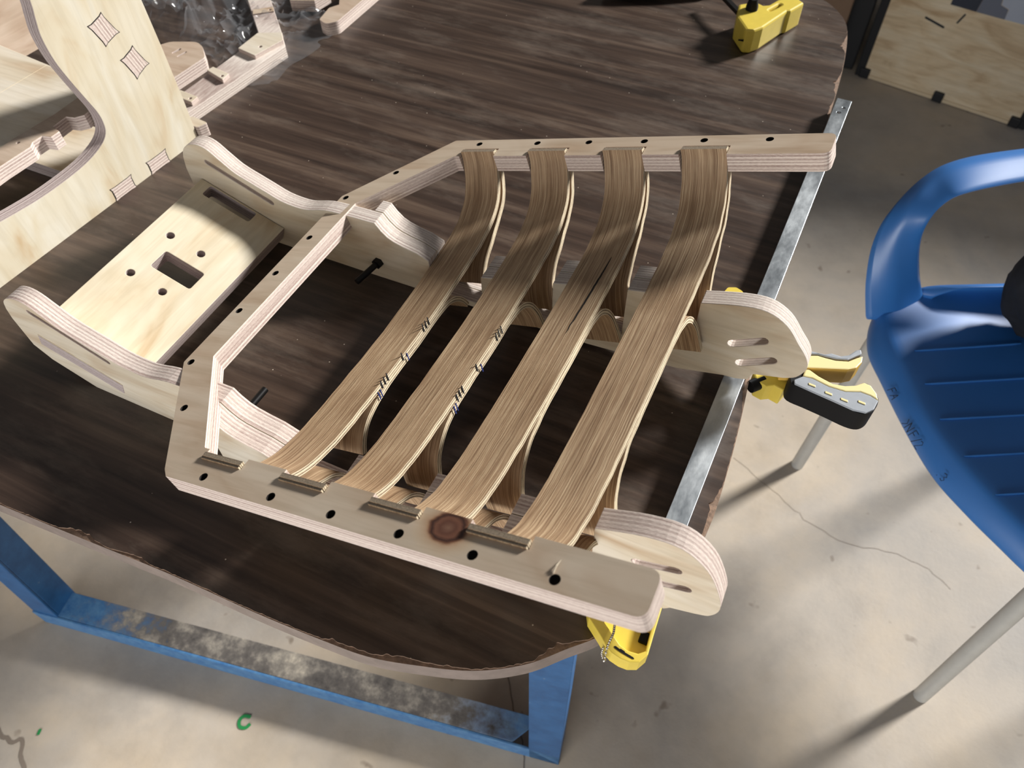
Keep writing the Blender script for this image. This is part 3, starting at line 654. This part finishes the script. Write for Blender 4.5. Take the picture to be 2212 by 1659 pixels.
flat('board', fillet([(-0.277, 0.72), (-0.277, 0.530), (-0.289, 0.516), (-0.306, 0.524), (-0.312, 0.560), (-0.303, 0.575), (-0.318, 0.600), (-0.33, 0.72)], {1: 0.012, 2: 0.01, 3: 0.006, 4: 0.005}), [], W(0, 0, 0.020), X, Y, Z, 0.020, ['ply_dull', 'edge'], hk)
tag(flat('plank', [(-0.380, 0.552), (-0.343, 0.566), (-0.337, 0.60), (-0.40, 0.63)], [], W(0, 0, 0.0225), X, Y, Z, 0.018, ['ply_dull', 'edge']), 'short plywood plank poking out behind the clear plastic bag at the top edge', 'board')
# crumpled clear bag
bm = bmesh.new(); nx, ny = 90, 56; grid = []
for i in range(nx+1):
    col = []
    for j in range(ny+1):
        u, v = i/nx, j/ny
        x = -0.70+u*0.415; y = 0.385+v*0.215+0.02*math.sin(u*5)
        ed = min(u, 1-u, v, 1-v)
        p = Vector((x*22, y*22, 0.3)); q = Vector((x*55, y*55, 2))
        r = 1-abs(noise.noise(p))*2; r2 = 1-abs(noise.noise(q))*2
        env = min(1, ed*7)
        h = 0.003+env*(0.018+0.020*max(0, r)**2+0.020*max(0, r2)**2+0.012*noise.noise(Vector((x*9, y*9, 5))))
        if x > -0.47: h = 0.002+(h-0.003)*0.16*max(0.0, min(1.0, (-0.29-x)*12))+0.010*env*max(0, r)**3+0.006*env*max(0, r2)**3
        x += 0.012*noise.noise(Vector((x*30, y*30, 9)))*(1 if ed > 0.02 else 1.6); y += 0.014*noise.noise(Vector((x*30, y*30, 13)))*(1 if ed > 0.02 else 1.8)
        col.append(bm.verts.new(W(x, y, max(0.002, h))))
    grid.append(col)
for i in range(nx):
    for j in range(ny): bm.faces.new((grid[i][j], grid[i+1][j], grid[i+1][j+1], grid[i][j+1]))
bag = tag(obj('plastic_bag', bm, 'bag', smooth=True), 'crumpled clear plastic bag spread on the table among the plywood boards', 'bag')

# ================================================================== METAL BAR
br = thing('metal_bar', 'long galvanised steel channel bar lying along the right edge of the table', 'metal bar', W(0.46, 0.28, 0))
pA = Vector((0.4515, -0.09)); pB = Vector((0.4640, 0.624)); bd = (pB-pA).normalized(); Lb = (pB-pA).length
bx = Vector((bd.y, -bd.x, 0)); by = Vector((bd.x, bd.y, 0))
flat('channel', fillet([(-0.0095, 0), (0.0095, 0), (0.0095, Lb), (-0.0095, Lb)], 0.001, 2), [circle(0.0030, Lb-0.020, 0.0022, 8), circle(-0.001, Lb-0.033, 0.0030, 7)], W(pA.x, pA.y, 0.0203), bx, by, Z, 0.002, ['galv', 'galv'], br, 0.0006)
bm = bmesh.new()
mb = local(W(pA.x, pA.y, 0), bx, by, Z)
bm.free()
for u in (-0.0095, 0.0078): obj('flange', box(bmesh.new(), (u, 0, 0.0003), (u+0.0017, Lb, 0.0183), 0, mb), 'galv', br, bevel=0.0005)

# ================================================================== CLAMPS
hc = thing('hand_clamp', 'yellow, grey and black squeeze clamp gripping behind the far right end of the chair frame', 'clamp', W(0.52, 0.14, 0))
HZ = 0.022
lowh = [(0.5040, 0.1260), (0.5088, 0.1175), (0.5258, 0.1150), (0.5460, 0.1122), (0.5658, 0.1090), (0.5770, 0.1105), (0.5835, 0.1182), (0.5855, 0.1296), (0.5826, 0.1381), (0.5760, 0.1458), (0.5694, 0.1468), (0.5627, 0.1400), (0.5535, 0.1352), (0.5424, 0.1330), (0.5284, 0.1367), (0.5148, 0.1432), (0.505, 0.140)]
sm2 = lambda p, n=4: [(q.x, q.y) for q in smooth_curve([(a, b, 0) for a, b in p], n, True)]
flat('lower_handle', sm2(lowh)[::1], [], W(0, 0, HZ), X, Y, Z, 0.026, ['black', 'black'], hc, 0.0015, True, label='black rubber handle')
bnd = [(0.5145, 0.1300), (0.5232, 0.1312), (0.5396, 0.1276), (0.5550, 0.1280), (0.5678, 0.1334), (0.5772, 0.1328), (0.5850, 0.1300)]
pan_g = [(0.5080, 0.1225), (0.5095, 0.1176), (0.5258, 0.1152), (0.5460, 0.1124), (0.5657, 0.1093), (0.5768, 0.1108), (0.5831, 0.1183), (0.5850, 0.1290)]+bnd[::-1]
flat('grey_grip', pan_g, [], W(0, 0, HZ+0.0014), X, Y, Z, 0.004, ['grey_grip', 'grey_grip'], hc, 0.0008, label='grey rubber inlay')
pan_y = bnd+[(0.5850, 0.1300), (0.5822, 0.1378), (0.5757, 0.1452), (0.5694, 0.1462), (0.5627, 0.1394), (0.5535, 0.1346), (0.5424, 0.1324), (0.5284, 0.1361), (0.5150, 0.1424)]
flat('handle_edge', [p for i, p in enumerate(pan_y) if i != 7], [], W(0, 0, HZ+0.0018), X, Y, Z, 0.012, ['yellow_pale', 'yellow_pale'], hc, 0.0012, label='pale yellow handle edge')
for (a, b) in ((0.5249, 0.1228), (0.5411, 0.1193), (0.5560, 0.1175), (0.5713, 0.1212)):
    flat('grip_inlay', [(a-0.0036, b+0.0012), (a-0.0030, b-0.0008), (a+0.0036, b-0.0014), (a+0.0030, b+0.0006)], [], W(0, 0, HZ+0.0021), X, Y, Z, 0.001, ['yellow_pale', 'yellow_pale'], hc, 0.0002)
uph = [(0.490, 0.150), (0.500, 0.157), (0.5152, 0.1570), (0.5218, 0.1600), (0.5298, 0.1601), (0.5392, 0.1609), (0.5504, 0.1648), (0.5570, 0.1724), (0.5624, 0.1777), (0.5628, 0.1690), (0.5592, 0.1597), (0.5523, 0.1543), (0.5340, 0.1472), (0.5170, 0.1406), (0.495, 0.132)]
flat('upper_handle', uph[::-1], [], W(0, 0, 0.0255), X, Y, Z, 0.022, ['yellow_pale', 'amber'], hc, 0.0012, label='pale yellow plastic handle')
gr = [(0.5145, 0.1580), (0.5217, 0.1608), (0.5296, 0.1612), (0.5390, 0.1622), (0.5500, 0.1660), (0.5560, 0.1735), (0.5610, 0.1790), (0.5590, 0.1850), (0.5545, 0.1815), (0.5495, 0.1728), (0.5425, 0.1680), (0.5335, 0.1680), (0.5278, 0.1640), (0.5190, 0.1632), (0.5140, 0.1625)]
flat('grey_grip', gr, [], W(0, 0, 0.0262), X, Y, Z, 0.020, ['grey_grip', 'grey_grip'], hc, 0.0015)
hd = [(0.4780, 0.1225), (0.4867, 0.1212), (0.4932, 0.1255), (0.5029, 0.1235), (0.5090, 0.1300), (0.5083, 0.1500), (0.4965, 0.1560), (0.4400, 0.190), (0.4160, 0.2331), (0.4245, 0.2406), (0.4360, 0.2391), (0.452, 0.2000), (0.4780, 0.165), (0.478, 0.150)]
flat('clamp_body', [(0.470, 0.137), (0.4770, 0.1260), (0.4867, 0.1237), (0.4932, 0.1278), (0.5029, 0.1253), (0.5083, 0.1416), (0.4965, 0.1520), (0.480, 0.152)], [], W(0, 0, 0.0), X, Y, Z, 0.024, ['yellow', 'yellow'], hc, 0.0015)
flat('clamp_jaw', fillet([(0.4140, 0.205), (0.4170, 0.2180), (0.4250, 0.2215), (0.4330, 0.2185), (0.4380, 0.200), (0.4360, 0.185), (0.425, 0.185)], 0.004), [], W(0, 0, 0.0225), X, Y, Z, 0.022, ['yellow', 'yellow'], hc, 0.0015)
bm = tube(bmesh.new(), [W(0.472, 0.121, -0.006), W(0.483, 0.134, -0.006)], 0.0066, 12); obj('clamp_knob', bm, 'black', hc, True, label='black pivot knob')

nc = thing('jaw_clamp', 'yellow clamp with silver ball chain under the near arm of the slatted frame', 'clamp', W(0.44, -0.185, 0))
jo = [(0.385, -0.120), (0.4151, -0.1763), (0.4281, -0.1856), (0.4364, -0.1922), (0.4410, -0.1945), (0.4487, -0.1959), (0.4556, -0.1955), (0.4624, -0.1924), (0.4666, -0.1842), (0.4655, -0.1643), (0.4640, -0.130)]
ji = [(0.4040, -0.130), (0.4277, -0.1746), (0.4375, -0.1812), (0.4451, -0.1862), (0.4518, -0.1876), (0.4594, -0.1865), (0.4640, -0.1823), (0.4628, -0.1685), (0.460, -0.136)]
CO = W(0, 0, 0.02)
flat('jaw_rim', jo, [ji[::-1]], CO, X, Y, Z, 0.0195, ['yellow', 'yellow'], nc, 0.0008)
flat('jaw_floor', [(0.389, -0.123)]+[((a-0.44)*0.985+0.44, (b+0.17)*0.985-0.17) for a, b in jo[1:-1]]+[(0.462, -0.132)], [], W(0, 0, 0.0095), X, Y, Z, 0.0085, ['yellow', 'yellow'], nc, 0.0008)
# badge recess on the front of the jaw
rim_n = Vector((-0.10, -0.96, 0.26)).normalized(); rt = Vector((0.97, -0.09, 0)).normalized(); ru = rim_n.cross(rt)
flat('emblem', [(0.4408, -0.1891), (0.4420, -0.1883), (0.4455, -0.1892), (0.4462, -0.1886), (0.4498, -0.1893), (0.4500, -0.1899), (0.4570, -0.1908), (0.4582, -0.1916), (0.4572, -0.1922), (0.4540, -0.1920), (0.4480, -0.1913), (0.4450, -0.1908), (0.4418, -0.1900)], [], W(0, 0, 0.0204), X, Y, Z, 0.0006, ['black', 'black'], nc, 0)
flat('jaw_pad', [(0.4560, -0.1745), (0.4640, -0.1745), (0.4640, -0.1650), (0.4560, -0.1650)], [], W(0, 0, 0.013), X, Y, Z, 0.006, ['black', 'black'], nc, 0.001)
bm = bmesh.new()
chn = smooth_curve([(0.4352, -0.1725, 0.022), (0.4361, -0.1765, 0.024), (0.4371, -0.1815, 0.0245), (0.4367, -0.1870, 0.024), (0.4366, -0.1925, 0.020), (0.4375, -0.1985, 0.010), (0.4362, -0.1960, 0.004), (0.4338, -0.1945, 0.010), (0.4335, -0.1915, 0.014)], 3)
for k, p in enumerate(chn):
    bmesh.ops.create_icosphere(bm, subdivisions=2, radius=0.00115, matrix=Matrix.Translation(W(*p)))
tube(bm, [W(*p) for p in chn], 0.0003, 5)
obj('ball_chain', bm, 'steel', nc, True, label='silver ball chain')

tc = thing('bar_clamp', 'yellow bar clamp lying on the far right corner of the table', 'clamp', W(0.30, 0.82, 0))
body = [(0.2809, 0.7507), (0.3018, 0.7202), (0.3143, 0.7238), (0.3229, 0.7363), (0.3441, 0.7962), (0.3490, 0.7990), (0.3620, 0.8300), (0.3473, 0.8420), (0.3330, 0.8330), (0.3236, 0.8252), (0.3150, 0.8040), (0.3073, 0.7992), (0.2944, 0.8060), (0.2731, 0.7880)]
flat('clamp_body', body, [slot2((0.3205, 0.789), (0.330, 0.811), 0.0045)], W(0, 0, 0.036), X, Y, Z, 0.0355, ['yellow', 'yellow'], tc, 0.003)
flat('emblem', [(-0.010, -0.0010), (-0.003, -0.0022), (0.002, -0.0050), (0.0035, -0.0022), (0.010, -0.0008), (0.010, 0.0014), (-0.010, 0.0010)], [], W(0.3040, 0.7219, 0.0190), Vector((0.96, 0.28, 0)).normalized(), Z, Vector((0.28, -0.96, 0)).normalized(), 0.0005, ['black', 'black'], tc, 0)
obj('screw_knob', tube(bmesh.new(), [W(0.2944, 0.7800, 0.034), W(0.2946, 0.7800, 0.041), W(0.2946, 0.7800, 0.052)], [0.009, 0.009, 0.0065], 12), 'black', tc, True)
obj('clamp_bar', box(bmesh.new(), (-0.004, -0.012, -0.003), (0.004, 0.06, 0.003), 0, local(W(0.268, 0.796, 0.024), Vector((0.75, 0.66, 0)), Vector((-0.66, 0.75, 0)), Z)), 'black_steel', tc, bevel=0.0006)
tl = thing('black_tool', 'black tool handle lying on the table at the top edge of the photo', 'tool', W(0.12, 0.84, 0))
obj('handle', tube(bmesh.new(), [W(0.055, 0.795, 0.013), W(0.10, 0.815, 0.0132), W(0.16, 0.845, 0.0132), W(0.21, 0.872, 0.012)], [0.009, 0.0125, 0.0125, 0.010], 14), 'black', tl, True)
obj('shank', tube(bmesh.new(), [W(0.205, 0.869, 0.012), W(0.232, 0.883, 0.012)], 0.0035, 10), 'black_steel', tl, True)

# ================================================================== BLUE CHAIR
bc = thing('plastic_chair', 'bright blue plastic armchair with grey tube legs on the right, pulled up to the table', 'chair', (0.85, 0.55, 0.0))
es = Vector((0.642, -0.767, 0)); et = Vector((0.767, 0.642, 0))
# front rim (inner upper line) and the foot of the skirt below it, then the seat behind
inner = [(0.705, 0.680, -0.305), (0.655, 0.672, -0.306), (0.630, 0.635, -0.308), (0.647, 0.570, -0.310), (0.686, 0.496, -0.310), (0.721, 0.428, -0.310), (0.764, 0.378, -0.310), (0.810, 0.334, -0.310), (0.859, 0.296, -0.310), (0.915, 0.262, -0.310), (0.985, 0.235, -0.305), (1.03, 0.262, -0.295)]
outr = [(0.700, 0.690, -0.328), (0.645, 0.680, -0.335), (0.6235, 0.625, -0.350), (0.628, 0.556, -0.350), (0.659, 0.498, -0.350), (0.704, 0.423, -0.350), (0.751, 0.357, -0.350), (0.799, 0.314, -0.350), (0.843, 0.281, -0.350), (0.895, 0.246, -0.350), (0.972, 0.212, -0.345), (1.045, 0.245, -0.33)]
I = smooth_curve(inner, 5); O_ = smooth_curve(outr, 5); n = len(I)
bm = bmesh.new(); rows = []
def col_pts(k):
    i = I[k]; o = O_[k]; u = k/(n-1); pts = [o-Vector((0, 0, 0.0)), o.lerp(i, 0.45)+Vector((-0.004, -0.004, 0)), i.lerp(o, 0.10), i+Vector((0.004, 0.004, -0.001))]
    D = 0.50
    for s in range(1, 17):
        t_ = s/16
        edge_dip = 0.024*(1-(2*u-1)**4)*math.sin(min(1, t_*1.2)*math.pi*0.5)
        p = i+et*(D*t_)
        conv = (0.13*max(0, 1-u*2.2)-0.06*u)*t_
        p = p+es*conv
        z = i.z-edge_dip+0.012*max(0, t_-0.8)
        if u < 0.12: z += (0.12-u)*0.12
        pts.append(Vector((p.x, p.y, z)))
    return pts
for k in range(n): rows.append([bm.verts.new(W(*p)) for p in col_pts(k)])
for k in range(n-1):
    for j in range(len(rows[0])-1): bm.faces.new((rows[k][j], rows[k+1][j], rows[k+1][j+1], rows[k][j+1]))
bmesh.ops.recalc_face_normals(bm, faces=bm.faces[:])
bm.faces.ensure_lookup_table()
if bm.faces[len(bm.faces)//2].normal.z < 0: bmesh.ops.reverse_faces(bm, faces=bm.faces[:])
seat = obj('seat', bm, 'blue_plastic', bc, True)
md = seat.modifiers.new('shell', 'SOLIDIFY'); md.thickness = 0.004; md.offset = -1
md = seat.modifiers.new('soft', 'SUBSURF'); md.levels = 1; md.render_levels = 1
# raised ribs running front to back on the seat
def seat_z(p):
    best = None
    for k in range(n):
        d = Vector((p.x-I[k].x, p.y-I[k].y)); t_ = d.dot(Vector((et.x, et.y))); l = abs(d.x*et.y-d.y*et.x)
        if best is None or l < best[0]: best = (l, k, t_)
    k, t_ = best[1], max(0, min(1, best[2]/0.50)); u = k/(n-1)
    return I[k].z-0.024*(1-(2*u-1)**4)*math.sin(min(1, t_*1.2)*math.pi*0.5)+0.0008
for (a, b) in (((0.690, 0.552), (0.842, 0.650)), ((0.712, 0.490), (0.872, 0.590)), ((0.740, 0.432), (0.905, 0.532)), ((0.778, 0.380), (0.945, 0.480)), ((0.822, 0.333), (0.985, 0.430)), ((0.868, 0.296), (1.03, 0.39))):
    P = []
    for s in range(13):
        q = Vector(a).lerp(Vector(b), s/12); P.append(W(q.x, q.y, seat_z(Vector((q.x, q.y, 0)))+0.0002))
    obj('seat_rib', tube(bmesh.new(), P, [0.0008]+[0.0017]*11+[0.0008], 8), 'blue_plastic', seat, True)
# arm
ao = [(0.6198, 0.5946, -0.330), (0.5921, 0.6133, -0.262), (0.5777, 0.6453, -0.205), (0.5832, 0.6837, -0.16), (0.6125, 0.7465, -0.135), (0.6559, 0.7903, -0.122), (0.7379, 0.8501, -0.12), (0.8325, 0.9099, -0.12), (0.95, 0.972, -0.12)]
ai_ = [(0.6936, 0.6781, -0.318), (0.6668, 0.6636, -0.262), (0.6441, 0.6635, -0.205), (0.6362, 0.661, -0.16), (0.6464, 0.683, -0.135), (0.6708, 0.7038, -0.122), (0.7429, 0.7622, -0.12), (0.8274, 0.8198, -0.12), (0.93, 0.873, -0.12)]
A1 = smooth_curve(ao, 6); A2 = smooth_curve(ai_, 6); bm = bmesh.new(); rows = []
for k in range(len(A1)):
    a, c = A1[k], A2[k]; w = c-a
    d = (A1[min(k+1, len(A1)-1)]+A2[min(k+1, len(A1)-1)]-A1[max(k-1, 0)]-A2[max(k-1, 0)]).normalized()
    nn = w.cross(d).normalized()
    if nn.z < 0 and k > 16: nn = -nn
    if k <= 16 and nn.dot(Vector((0.46, -0.4, 0.6))-a) < 0: nn = -nn
    pr = [(0.0, -0.010), (0.03, -0.002), (0.30, 0.008), (0.46, 0.0095), (0.62, 0.006), (0.94, 0.0), (1.0, -0.004), (0.97, -0.010), (0.5, -0.002), (0.06, -0.014)]
    rows.append([bm.verts.new(W(*(a+w*u+nn*h))) for u, h in pr])
for k in range(len(rows)-1):
    for j in range(10): bm.faces.new((rows[k][j], rows[k][(j+1) % 10], rows[k+1][(j+1) % 10], rows[k+1][j]))
bm.faces.new(rows[0][::-1]); bm.faces.new(rows[-1]); bmesh.ops.recalc_face_normals(bm, faces=bm.faces[:])
arm = obj('armrest', bm, 'blue_plastic', bc, True)
md = arm.modifiers.new('soft', 'SUBSURF'); md.levels = 1; md.render_levels = 1
# backrest (outside the picture, it shades the seat)
bm = bmesh.new(); rows = []
for i in range(13):
    u = i/12; base = I[9]+(I[-5]-I[9])*u+et*(0.47+0.03*math.sin(u*math.pi)); row = []
    for j in range(9):
        v = j/8; row.append(bm.verts.new(W(base.x+et.x*0.10*v, base.y+et.y*0.10*v, -0.33+0.42*v+0.03*v*math.sin(u*math.pi))))
    rows.append(row)
for i in range(12):
    for j in range(8): bm.faces.new((rows[i][j], rows[i+1][j], rows[i+1][j+1], rows[i][j+1]))
bk = obj('backrest', bm, 'blue_plastic', bc, True); md = bk.modifiers.new('shell', 'SOLIDIFY'); md.thickness = 0.005
for (p, q) in (((0.6215, 0.589, 0.0), (0.640, 0.600, 0.412)), ((0.910, 0.221, 0.0), (0.905, 0.252, 0.402)), ((1.08, 0.93, 0.0), (1.03, 0.88, 0.41)), ((1.36, 0.58, 0.0), (1.31, 0.56, 0.41))):
    obj('leg', tube(bmesh.new(), [p, q], 0.0125, 16), 'alu', bc, True)
# hand-written letters on the front skirt
SK = [O_[k].lerp(I[k], 0.45)+Vector((-0.004, -0.004, 0)) for k in range(n)]
def letters(strokes, px0, size):
    """strokes in letter space; pen lines laid along the skirt at arc position px0 (index into the rim)."""
    bm = bmesh.new()
    k0 = int(px0); base = SK[k0]; tdir = (SK[k0+1]-SK[k0-1]).normalized(); upd = (I[k0]-O_[k0]).normalized(); nn = tdir.cross(upd).normalized()
    if nn.dot(Vector((0.46, -0.4, 0.6))-base) < 0: nn = -nn
    for st in strokes:
        tube(bm, [W(*(base+tdir*(a*size)+upd*((b-0.5)*size)+nn*0.0035)) for a, b in st], 0.0006, 5)
    return bm
FA = [[(0, 0), (0, 1)], [(0, 1), (0.5, 1)], [(0, 0.55), (0.4, 0.55)], [(0.8, 0), (1.1, 1)], [(1.1, 1), (1.4, 0)], [(0.92, 0.4), (1.28, 0.4)]]
NF = [[(-0.5, 0), (-0.2, 0.5), (-0.5, 0.9)], [(0, 0), (0, 1)], [(0, 1), (0.55, 0)], [(0.55, 0), (0.55, 1)], [(0.9, 0), (0.9, 1)], [(0.9, 1), (1.4, 1)], [(0.9, 0.55), (1.3, 0.55)], [(1.6, -0.1), (1.95, 1.05)], [(2.1, 0.9), (2.3, 1.0), (2.5, 0.8), (2.15, 0), (2.6, 0)]]
TH = [[(0, 0.9), (0.3, 1.0), (0.5, 0.75), (0.25, 0.52), (0.5, 0.3), (0.3, 0), (0, 0.1)], [(-0.5, 0.0), (-0.48, 0.06)]]
obj('ink_lettering', letters(FA, 21, 0.013), 'ink', seat); obj('ink_lettering', letters(NF, 25.5, 0.015), 'ink', seat); obj('ink_lettering', letters(TH, 31, 0.012), 'ink', seat)
# black bag on the chair
bm = bmesh.new(); bmesh.ops.create_icosphere(bm, subdivisions=4, radius=1.0)
for v in bm.verts:
    p = v.co.copy(); s = 1+0.16*noise.noise(p*1.6)+0.06*noise.noise(p*5)
    v.co = W(0.868+p.x*0.085*s+p.y*0.03, 0.688+p.y*0.070*s, -0.225+p.z*0.098*s)
tag(obj('black_bag', bm, 'black_cloth', smooth=True), 'black cloth bag resting on the back of the blue chair seat at the right edge', 'bag')

# ================================================================== FLIGHT CASE, BOXES BEHIND
fc = thing('flight_case', 'plywood-sided case with black edge trim and stickers standing on the floor at top right', 'case', (0.72, 2.2, 0.0))
c0 = Vector((0.492, 2.106, 0)); c1 = Vector((0.945, 2.0095, 0)); cx_ = (c1-c0).normalized(); cy_ = Vector((-cx_.y, cx_.x, 0)); CW = (c1-c0).length
if cy_.y < 0: cy_ = -cy_
CM = local(c0, cx_, cy_, Z)
flat('front_board', [(0.0, 0.012), (CW, 0.012), (CW, 0.55), (0.0, 0.55)], [], c0-cy_*0.0, cx_, Z, -cy_, 0.012, ['ply_case', 'case_black'], fc, 0)
bm = box(bmesh.new(), (-0.004, 0.0125, 0.004), (CW+0.004, 0.40, 0.555), 0, CM); obj('case_shell', bm, 'case_black', fc)
for u in (-0.025, CW): obj('corner_trim', box(bmesh.new(), (u, -0.004, 0.0), (u+0.025, 0.40, 0.56), 0, CM), 'case_black', fc, bevel=0.002)
for u in (-0.012, CW*0.47, CW-0.022): obj('corner_fitting', box(bmesh.new(), (u, -0.010, 0.0), (u+0.030, 0.004, 0.030), 0, CM), 'case_black', fc, bevel=0.003)
obj('bottom_strip', box(bmesh.new(), (0.0, -0.003, 0.002), (CW, 0.010, 0.0118), 0, CM), 'ply_case', fc)
def stick(nm, mt, pts): flat(nm, pts, [], c0-cy_*0.0008, cx_, Z, -cy_, 0.0008, [mt, mt], fc, 0)
stick('sticker', 'sticker_navy', [(0.158, 0.2735), (0.2285, 0.2730), (0.236, 0.36), (0.158, 0.36)])
stick('sticker', 'sticker_grey', [(0.229, 0.2732), (0.304, 0.2735), (0.302, 0.30), (0.280, 0.306), (0.272, 0.36), (0.236, 0.36)])
stick('sticker', 'sticker_pale', [(0.304, 0.2738), (0.42, 0.276), (0.42, 0.36), (0.273, 0.36), (0.281, 0.307), (0.303, 0.301)])
for a, b, c_ in (((0.195, 0.232), (0.205, 0.258), 0.005), ((0.110, 0.222), (0.165, 0.210), 0.006)):
    flat('scuff_mark', slot2(a, b, c_, 4), [], c0-cy_*0.0006, cx_, Z, -cy_, 0.0006, ['ink', 'ink'], fc, 0)
bk2 = bmesh.new(); box(bk2, (0.30, 2.13, 0.0), (0.455, 2.6, 0.60)); tag(obj('dark_block', bk2, 'case_black', bevel=0.004), 'tall black block filling the dark area left of the plywood-sided case', 'box')  # plain black block that fills the dark region beside the case
bm = box(bmesh.new(), (0.24, 2.04, 0.0), (0.395, 2.12, 0.42)); tag(obj('cardboard_box', bm, 'cardboard', bevel=0.003), 'brown cardboard box on the floor beyond the far corner of the table', 'box')
